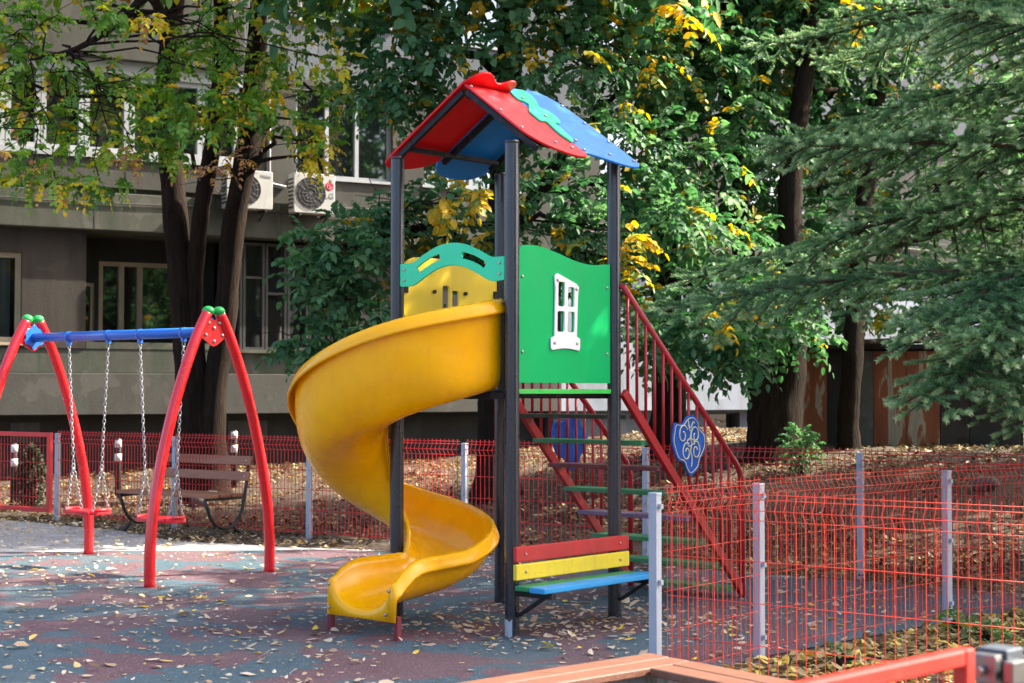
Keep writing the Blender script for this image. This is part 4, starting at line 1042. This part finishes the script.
mid_st = [([(497, 470, 18.6), (495, 380, 18.6), (499, 250, 18.6), (507, 120, 18.6), (512, 0, 18.6), (520, -160, 18.6), (540, -300, 18.6)], [.24, .19, .17, .16, .14, .10, .04]),
          ([(497, 300, 18.6), (450, 235, 18), (390, 235, 17), (330, 270, 16.5)], [.10, .07, .045, .012]), ([(500, 250, 18.6), (560, 160, 18), (620, 90, 17.5)], [.11, .07, .02])]
tree('broadleaf_tree', 'leafy green tree with yellow sprigs directly behind the play tower roof', mid_st, mid_cl + mid_up, 'leaf_green', 'bark', leaf_l=.115, leaf_w=.074, k=4, slen=.32, dens=1.1)
# tree right of the tower
rt_cl = [(655, 100, 40, 40, 18.5, .04), (690, 120, 44, 40, 18.5, .04), (650, 180, 40, 30, 18.5, .04), (640, 250, 34, 26, 18.6, .1), (735, 170, 46, 40, 18.5, .03), (700, 345, 40, 16, 17, .03), (620, 310, 20, 20, 18, .1), (760, 320, 40, 26, 17, .03), (650, 30, 46, 36, 18.5, .15),(700, 170, 44, 40, 17.5, .03), (690, 230, 44, 28, 17, .05), (672, 208, 30, 26, 16.5, .05), (665, 345, 26, 14, 16, .04), (695, 335, 36, 18, 16, .05), (728, 330, 34, 22, 15.8, .03), (720, 300, 44, 24, 16.2, .03), (745, 352, 24, 14, 15.6, 0), (640, 335, 18, 20, 16.4, .08), (718, 362, 12, 6, 15.8, .1),
         (722, 318, 3, 3, 15.2, .9), (740, 250, 48, 32, 17.5, .03), (735, 115, 44, 40, 18, .04), (720, 35, 46, 34, 18, .12), (700, 285, 26, 22, 18.2, .06), (640, 295, 16, 24, 17, .1), (688, 12, 5, 5, 16, .9), (640, 18, 30, 22, 17.5, .2)]
rt_up = [(x, y, 110, 70, D, .05, 1.9) for x, y, D in ((640, -120, 19), (740, -260, 20), (800, -40, 19.5), (700, -380, 20), (600, -400, 20))] + [(x, y, 90, 60, D, .05, 1.8) for x, y, D in ((720, -60, 19), (780, -140, 19.5), (680, -230, 19.5))]  # coarse clumps above the view, added for their shade
rt_st = [([(668, 460, 20), (669, 380, 20), (666, 300, 20), (672, 200, 20), (671, 90, 20), (668, -20, 20), (680, -240, 20)], [.27, .21, .20, .19, .18, .15, .05]),
         ([(667, 300, 20), (645, 262, 19.6), (622, 235, 19.2)], [.10, .07, .03]), ([(671, 250, 20), (700, 228, 19.6), (730, 200, 19)], [.10, .07, .03])]
tree('broadleaf_tree', 'green tree whose dark trunk rises right behind the stair handrail', rt_st, rt_cl + rt_up, 'leaf_green', 'bark', leaf_l=.11, leaf_w=.070, k=4, slen=.30, dens=1.15)
# forked tree
fk_cl = [(777, 33, 72, 48, 18.8, .05), (730, 62, 60, 42, 18.6, .05), (830, -10, 80, 60, 18.8, .05), (690, 20, 60, 44, 18.6, .08),(760, 90, 50, 44, 20, .05), (820, 80, 50, 44, 20.2, .05), (870, 170, 50, 44, 20.2, .05), (800, 160, 50, 44, 20, .04), (770, 240, 46, 36, 20, .03), (830, 290, 46, 36, 20, .03), (850, 60, 50, 40, 20.2, .08),(790, 60, 48, 40, 19, .08), (760, 150, 44, 44, 19, .05), (800, 240, 46, 30, 18.6, .03), (770, 290, 40, 34, 17.2, .02), (820, 20, 48, 28, 18.5, .15), (858, 12, 6, 5, 16, .9), (840, 120, 48, 44, 19.5, .05), (845, 215, 46, 40, 19.5, .05), (800, 330, 36, 22, 17.5, .02), (780, 205, 46, 34, 19, .04), (760, 20, 44, 30, 19.2, .1)]  # leading clumps added to shade the litter on the left
fk_up = [(x, y, 90, 60, D, .05, 1.8) for x, y, D in ((820, -60, 20), (900, -120, 20.5), (860, -230, 20.5))]  # unseen top clumps, put in for shade
fk_st = [([(775, 470, 18.2), (772, 425, 18.2), (764, 370, 18.2), (748, 290, 18.3), (738, 190, 18.4), (732, 80, 18.5), (728, -80, 18.6)], [.36, .30, .20, .15, .13, .115, .06]),
         ([(777, 470, 18.2), (778, 425, 18.2), (788, 365, 18.2), (793, 290, 18.2), (790, 190, 18.3), (806, 60, 18.4), (820, -120, 18.5)], [.34, .28, .21, .16, .14, .115, .05])]
tree('broadleaf_tree', 'thick forked trunk of a dark green tree beside the spruce', fk_st, fk_cl + fk_up, 'leaf_green', 'bark', leaf_l=.11, leaf_w=.070, k=4, slen=.30, dens=1.1)
# far dark tree behind the spruce
fr_cl = [(900, 90, 60, 55, 20, .03), (960, 40, 60, 50, 20, .02), (1000, 150, 60, 60, 20.5, .02), (930, 190, 60, 55, 20, .02), (890, 300, 50, 45, 20, .02), (960, 300, 60, 55, 20.3, .02), (1020, 260, 50, 60, 20.5, .02), (1010, 360, 50, 34, 20, 0), (880, 20, 50, 34, 20, .06)]
fr_cl = [c + (1.35,) for c in fr_cl] + [(x, y, 100, 70, 21, .03, 2.0) for x, y in ((960, -70), (1060, -60), (1080, 100), (1080, 250), (1000, -190))]
fr_st = [([(850, 450, 18.6), (848, 420, 18.6), (852, 370, 18.6), (858, 280, 18.9), (870, 150, 19.2), (890, 0, 19.6), (900, -160, 19.8)], [.15, .13, .125, .12, .11, .09, .05]),
         ([(856, 300, 18.8), (900, 240, 19.4), (960, 160, 20), (1000, 60, 20.2)], [.12, .09, .06, .02])]
tree('broadleaf_tree', 'dark shaded tree standing in front of the rusty shed', fr_st, fr_cl, 'leaf_green', 'bark', leaf_l=.11, leaf_w=.058, k=4, slen=.32)

# unseen tree added right of the view to keep the sun off the tower
sc_cl = [(512 + FPX * x / y, HOR - (z - CAMZ) * FPX / y, 1.3 * FPX / y, 1.0 * FPX / y, y, .05, 2.2) for x, y, z in ((8.2, 11.3, 6.0), (8.6, 11.9, 7.0), (7.9, 10.9, 7.6), (8.9, 11.2, 8.0), (8.2, 11.9, 9.0), (8.0, 10.8, 9.4), (8.6, 11.5, 10.3), (8.0, 12.0, 6.8), (8.9, 10.8, 6.2))]
b_ = (512 + FPX * 8.4 / 11.4)
tree('broadleaf_tree', 'unseen leafy tree added on the right to shade the tower', [([(b_, HOR + CAMZ * FPX / 11.4, 11.4), (b_ + 3, HOR - 200, 11.4), (b_, HOR - 600, 11.4), (b_ + 6, HOR - 1100, 11.4)], [.22, .17, .13, .04])], sc_cl, 'leaf_green', 'bark', leaf_l=.11, leaf_w=.070, k=4, slen=.3, dens=1.5)

sc2 = [(512 + FPX * x / y, HOR - (z - CAMZ) * FPX / y, 1.3 * FPX / y, 1.0 * FPX / y, y, .05, 2.2) for x, y, z in ((8.4, 17.0, 3.0), (9.0, 17.8, 4.0), (8.2, 16.4, 4.8), (9.3, 16.8, 5.6), (8.6, 17.6, 6.4), (8.4, 16.4, 7.0), (9.1, 17.2, 8.0))]  # smaller unseen tree, added to throw shade on the leafy bank
b2 = (512 + FPX * 8.8 / 17.1)
tree('broadleaf_tree', 'smaller unseen leafy tree added on the right to shade the bank', [([(b2, 450, 17.1), (b2 + 3, 300, 17.1), (b2, 0, 17.1), (b2 + 6, -250, 17.1)], [.18, .14, .10, .03])], sc2, 'leaf_green', 'bark', leaf_l=.11, leaf_w=.070, k=4, slen=.3, dens=.9)

# small shrubs
def shrub(name, label, px, py, D, w, h, mat, n, leaf, conic=False):
    q = P(px, py, D); z = float(ground_z(q.x, q.y)); e = empty(name, (q.x, q.y, z), 0, label, 'shrub')
    u = unit(rng.normal(0, 1, (n, 3))) * (rng.uniform(0, 1, n) ** .4)[:, None]
    c = u * np.array([w / 2, w / 2, h / 2]) + np.array([0, 0, h * .56])
    if conic: c[:, :2] *= (1.25 - c[:, 2:3] / h).clip(.2, 1)
    d = unit(u + rng.normal(0, .5, (n, 3)) + np.array([0, 0, .3]))
    vv, ff, tt = sprays(c, d, 2, np.full(n, leaf * 1.8), np.full(n, leaf), np.full(n, leaf * .45), rng.beta(2, 2, n) * .75)
    np_mesh('foliage', vv, ff, mat, e, tt)
    mb = MB(); mb.tube([(0, 0, -.05), (.01, 0, h * .3), (0, .01, h * .7)], [.028, .022, .01], 8)
    for k_ in range(5): mb.tube(wobble((0, 0, h * .2), (random.gauss(0, w * .25), random.gauss(0, w * .25), h * .75), 4, .02), [.012, .01, .008, .006, .004], 5)
    mb.build('stem', 'bark', e); return e
shrub('conifer_shrub', 'small dark clipped conifer behind the far left gate', 31, 490, 19.8, .42, .72, 'dark_needle', 900, .05, True)
shrub('bush', 'dark green bush at the foot of the forked trunk', 800, 440, 17.2, .34, .46, 'leaf_green', 90, .075)
shrub('low_plant', 'low bright green weed among dry leaves beyond the right fence', 985, 640, 9.2, .22, .10, 'plant_green', 34, .05)
shrub('low_plant', 'smallest green seedling in the dry leaves by the fence post', 838, 662, 8.35, .16, .10, 'plant_green', 14, .04)
shrub('low_plant', 'green weed growing beside the third fence post on the right', 955, 632, 9.55, .16, .11, 'plant_green', 22, .05)

# ------------------------------------------------------------------ spruce
def spruce_branch(seed, L=3.0):
    rg = np.random.default_rng(seed); B, D_, Ls, T, W = [], [], [], [], []
    mbw = MB(); ax = lambda t: np.array([L * t, 0.0 + .10 * math.sin(t * 5 + seed) * t, L * (.14 * t - .44 * t * t + .12 * t ** 4)])
    mbw.tube([ax(t) for t in np.linspace(0, 1, 14)], list(np.linspace(.03, .005, 14)), 6)
    def shoot(p, d, l, tip):
        n = int(l * 1150); t = rg.uniform(0, 1, n); B.append(p + d * (l * t)[:, None] + rg.normal(0, .002, (n, 3)))
        rad = rg.normal(0, 1, (n, 3)); rad -= d * (rad @ d)[:, None]; rad = unit(rad); rad[:, 2] += .25
        D_.append(unit(d * .75 + rad * .9)); Ls.append(rg.uniform(.024, .036, n)); T.append(np.clip(.06 + .22 * tip + .72 * t * t * tip + rg.normal(0, .13, n), 0, 1))
    t = .14
    while t < 1.0:
        p = ax(t); e = 1e-2; dm = unit((ax(min(1, t + e)) - ax(t - e))[None])[0]
        for sg in (-1, 1):
            l = (.85 * (1 - t) ** .75 * (.35 + min(1, t * 2.2)) + .10) * rg.uniform(.65, 1.15)
            sd = np.array([-dm[1], dm[0], 0]); dd = unit((dm * rg.uniform(.55, .85) + sg * sd + np.array([0, 0, rg.uniform(-.30, .12)]))[None])[0]
            f = lambda q, p=p, dd=dd, l=l: p + dd * l * q + np.array([0, 0, -.22 * l * q * q])
            mbw.tube([f(q) for q in (0, .5, 1)], [.007, .005, .003], 4)
            q = .06
            while q <= 1.001:
                pq = f(q); dq = unit((dd + np.array([0, 0, -.40 * q]))[None])[0]
                s2 = np.array([-dq[1], dq[0], 0]) 
                for s3 in (-1, 1):
                    shoot(pq, unit((dq * .8 + s3 * s2 + rg.normal(0, .18, 3) + np.array([0, 0, rg.uniform(-.30, .55)]))[None])[0], rg.uniform(.11, .19) * (1.15 - .45 * q) + .02, .3 + .7 * q)
                q += .15 / max(l, .12)
            shoot(f(0.0), dd, l, .5); shoot(f(.96), unit((dd + np.array([0, 0, -.15]))[None])[0], .10, 1.0)
        t += .23 / L * rg.uniform(.8, 1.2)
    shoot(ax(.72), unit((ax(1) - ax(.72))[None])[0], .85, .8); shoot(ax(.98), unit((ax(1) - ax(.9))[None])[0], .13, 1.0)
    b_, d_, l_, t_ = np.concatenate(B), np.concatenate(D_), np.concatenate(Ls), np.concatenate(T)
    n = len(b_); s = unit(np.cross(d_, rg.normal(0, 1, (n, 3)))) * .0034
    V = np.stack([b_ - s, b_ + s, b_ + d_ * l_[:, None]], 1).reshape(-1, 3); F = np.arange(n * 3).reshape(-1, 3)
    me_o = np_mesh('needles', V, F, 'needle', None, np.repeat(t_, 3)); me = me_o.data; bpy.data.objects.remove(me_o)
    wme = bpy.data.meshes.new('branch_wood'); wme.from_pydata(mbw.v, [], mbw.f); wme.materials.append(MAT['bark_spruce'])
    bm = bmesh.new(); bm.from_mesh(me)
    for fc in bm.faces: fc.material_index = 0
    nf = len(bm.faces); bm.from_mesh(wme)
    bm.faces.ensure_lookup_table()
    for fc in bm.faces[nf:]: fc.material_index = 1
    bm.to_mesh(me); bm.free(); me.materials.append(MAT['bark_spruce']); me.name = 'branch'
    return me
SP = Vector((4.95, 12.9, 0)); SP.z = float(ground_z(SP.x, SP.y))
spr = empty('spruce_tree', SP, 0, 'large bluish green spruce with drooping branches beside the right fence', 'tree')
mb = MB(); mb.tube([(0, 0, -.2), (0, 0, 1), (.03, .02, 4), (0, 0, 8), (0, 0, 12.5)], [.24, .20, .16, .09, .02], 14); mb.build('trunk', 'bark_spruce', spr)
BM = [spruce_branch(s) for s in (1, 2, 3)]
cnt = 0
def add_branch(z, az, L, el, roll=0, var=None):
    global cnt
    o = bpy.data.objects.new('branch', BM[cnt % 3 if var is None else var]); COL.objects.link(o); o.parent = spr; cnt += 1
    o.location = (.08 * math.cos(az), .08 * math.sin(az), z); o.rotation_euler = (roll, -el, az)
    o.scale = (L / 3.0,) * 3 if L < 3.0 else (L / 3.0, 1.08, 1.08)
z = 2.2; kk = 0
while z < 12.3:
    nbr = 8 if z < 6.0 else (6 if z < 8.5 else 5)
    for i in range(nbr):
        az = 2 * math.pi * (i + .5 * (kk % 2)) / nbr + random.uniform(-.25, .25)
        L = (4.0 * (1 - z / 14.0) ** .75) * random.uniform(.8, 1.08)
        add_branch(z + random.uniform(-.15, .15), az, L, R(random.uniform(-4, 10)) + .03 * max(0, z - 4), random.uniform(-.3, .3))
    z += .80; kk += 1

for i, (zz, azd, L) in enumerate(((2.0, -92, 3.2), (1.7, -108, 2.9), (2.1, -124, 3.4), (1.75, -78, 2.8), (2.3, -114, 3.3), (2.4, -98, 3.5), (1.5, -100, 2.4), (1.3, -88, 2.9), (1.15, -104, 2.6), (1.6, -116, 3.0), (1.0, -96, 2.2), (1.75, -132, 3.3), (1.45, -122, 2.5))):
    add_branch(zz, R(azd), L, R(2), random.uniform(-.2, .2))

# ------------------------------------------------------------------ leaf litter (loose ground cover)
def in_poly(x, y, poly):
    c = np.zeros(len(x), bool); k = len(poly)
    for i in range(k):
        x0, y0 = poly[i]; x1, y1 = poly[(i + 1) % k]
        cond = ((y0 > y) != (y1 > y)); 
        xi = (x1 - x0) * (y - y0) / (y1 - y0 + 1e-12) + x0
        c ^= cond & (x < xi)
    return c
def scatter_leaves(name, x, y, z, size, mat, label, tilt, tint):
    n = len(x); a = rng.uniform(0, 2 * math.pi, n)
    d = np.stack([np.cos(a), np.sin(a), rng.normal(0, tilt, n)], 1); d = unit(d)
    nr = unit(np.stack([rng.normal(0, tilt, n), rng.normal(0, tilt, n), np.ones(n)], 1))
    nr[rng.uniform(0, 1, n) < .4] *= -1
    v_, f_ = leaves(np.stack([x, y, z], 1), d, nr, size, size * rng.uniform(.40, .70, n), .22, .12)
    v_[:, 2] = np.maximum(v_[:, 2], np.repeat(z, 6) - .004)
    o = np_mesh(name, v_, f_, mat, None, np.repeat(tint, 6)); return tag(o, label, 'leaf litter', kind='stuff')
# dense litter outside the rubber
n = 170000; D = 6.2 + 22 * rng.uniform(0, 1, n) ** .75; c = rng.uniform(-.36, .38, n); x = c * D; y = D
dfen = (x + 5.3) * .577 + (y - 18) * .816
front_right = ((x - .72) * .70 - (y - 7.88) * .71 > .03) & (x > .75) & (dfen < -.0)
behind = (dfen > -.05) | ((x < -1.2) & (y > 14.4))
edge = (dfen > -.55) & (dfen <= -.05) & (rng.uniform(0, 1, n) < .35) & (x > -1.2)
sel = (front_right | (behind & (rng.uniform(0, 1, n) < .75)) | edge) & ~in_poly(x, y, [(-16, 13.5), (-1.2, 14.5), (-2.2, 14.8), (-3.4, 15.4), (-4.1, 16.4), (-5.5, 17.6), (-9, 20), (-16, 20)])
pat = np.sin(x * 1.9 + 1.4 * np.sin(y * 1.1)) * np.sin(y * 1.6 + np.sin(x * .9)) + .5 * np.sin(x * 4.3 - y * 3.1)
sel &= (rng.uniform(0, 1, n) < np.clip(.60 + .45 * pat, .12, 1))
sel &= ~in_poly(x, y, RUB) | edge
xf = rng.uniform(.7, 4.2, 9000); yf = rng.uniform(5.6, 11.5, 9000); kf = ((xf - .72) * .70 - (yf - 7.88) * .71 > .02) & (yf > 7.88 - (xf - .72) * .80 - .3) & ~in_poly(xf, yf, RUB)
x = np.concatenate([x[sel], xf[kf]]); y = np.concatenate([y[sel], yf[kf]]); n = len(x)
scatter_leaves('leaf_litter', x, y, ground_z(x, y) + rng.uniform(.003, .04, n), rng.uniform(.035, .085, n), 'litter', 'thick brown and tan leaf litter on the soil', .38, np.clip(rng.beta(1.6, 1.8, n) * .98 + np.where(y < 11.2 - .2 * x, .22, -.14), 0, 1))  # rear litter tinted darker: its shade is painted into the leaf colour
# loose leaves on rubber and path
n = 14500; D = 5.5 + 12.5 * rng.uniform(0, 1, n) ** .8; x = rng.uniform(-.36, .36, n) * D; y = D
nz = np.sin(x * 1.7 + 1.1 * np.sin(y * .9)) * np.sin(y * 1.4 + 1.3 * np.sin(x * .8)) + .6 * np.sin(x * 3.9 + y * 2.2)
keep = (rng.uniform(0, 1, n) < np.clip(.32 + .30 * nz + .10 * (y - 9.5) * .3, .07, .95))
keep &= in_poly(x, y, RUB) | in_poly(x, y, [(-16, 14.1), (-1.7, 14.6), (-1.5, 15.2), (-5.4, 17.8), (-16, 20)])
x, y = x[keep], y[keep]
xp = rng.uniform(-6.5, -1.2, 2600); yp_ = 14.6 + rng.uniform(0, 1, 2600) ** .6 * 4.5; kp = in_poly(xp, yp_, [(-9, 14.5), (-1.7, 14.6), (-1.5, 15.2), (-3.2, 16.35), (-5.4, 17.8), (-9, 20.0)])
x = np.concatenate([x, xp[kp]]); y = np.concatenate([y, yp_[kp]])
xe, ye = rng.normal(.2, 1.1, 1500), rng.normal(10.0, .55, 1500); k2 = in_poly(xe, ye, RUB) & (rng.uniform(0, 1, 1500) < .6)
x = np.concatenate([x, xe[k2]]); y = np.concatenate([y, ye[k2]]); n = len(x)
scatter_leaves('fallen_leaves', x, y, .012 + rng.uniform(0, .012, n), np.clip(rng.lognormal(-3.3, .45, n), .016, .10), 'dry_pale', 'pale dry leaves strewn over the rubber floor', .26, np.clip(rng.beta(1.8, 1.3, n) * .86 + (rng.uniform(0, 1, n) < .09) * .5, 0, 1))
# a few leaves in the slide foot and on the seat are left out: the photo shows none

# ------------------------------------------------------------------ light, sky, camera
SUN_H = Vector((.96, .28)); EL = R(42)
to_sun = Vector((SUN_H.x * math.cos(EL), SUN_H.y * math.cos(EL), math.sin(EL))).normalized()
sl = bpy.data.lights.new('sun', 'SUN'); sl.energy = 3.6; sl.angle = R(.53); sl.color = (1, .90, .76)
so = bpy.data.objects.new('sun', sl); COL.objects.link(so); so.rotation_euler = (-to_sun).to_track_quat('-Z', 'Y').to_euler(); so.location = (20, 6, 20)
wd = bpy.data.worlds.new('World'); scene.world = wd; wd.use_nodes = True
nt = wd.node_tree; bg = nt.nodes['Background']; sk = nt.nodes.new('ShaderNodeTexSky'); sk.sky_type = 'NISHITA'; sk.sun_disc = False
sk.sun_elevation = EL; sk.sun_rotation = math.atan2(to_sun.x, to_sun.y); sk.air_density = .65; sk.dust_density = 4.0; sk.ozone_density = .25
nt.links.new(sk.outputs[0], bg.inputs[0]); bg.inputs[1].default_value = .12
cam = bpy.data.cameras.new('camera'); co = bpy.data.objects.new('camera', cam); COL.objects.link(co)
co.location = (0, 0, CAMZ); co.rotation_euler = (math.pi / 2 + PITCH, 0, 0)
cam.sensor_width = 36; cam.lens = FPX * 36 / 1024; cam.clip_start = .1; cam.clip_end = 1500
cam.dof.use_dof = True; cam.dof.focus_distance = 9.7; cam.dof.aperture_fstop = 5.0
scene.camera = co
scene.view_settings.view_transform = 'Standard'; scene.view_settings.look = 'None'; scene.view_settings.gamma = 1; scene.view_settings.exposure = 2.5
scene.render.engine = 'CYCLES'
scene.cycles.use_denoising = True
scene.cycles.max_bounces = 8; scene.cycles.transparent_max_bounces = 6; scene.cycles.sample_clamp_indirect = 6
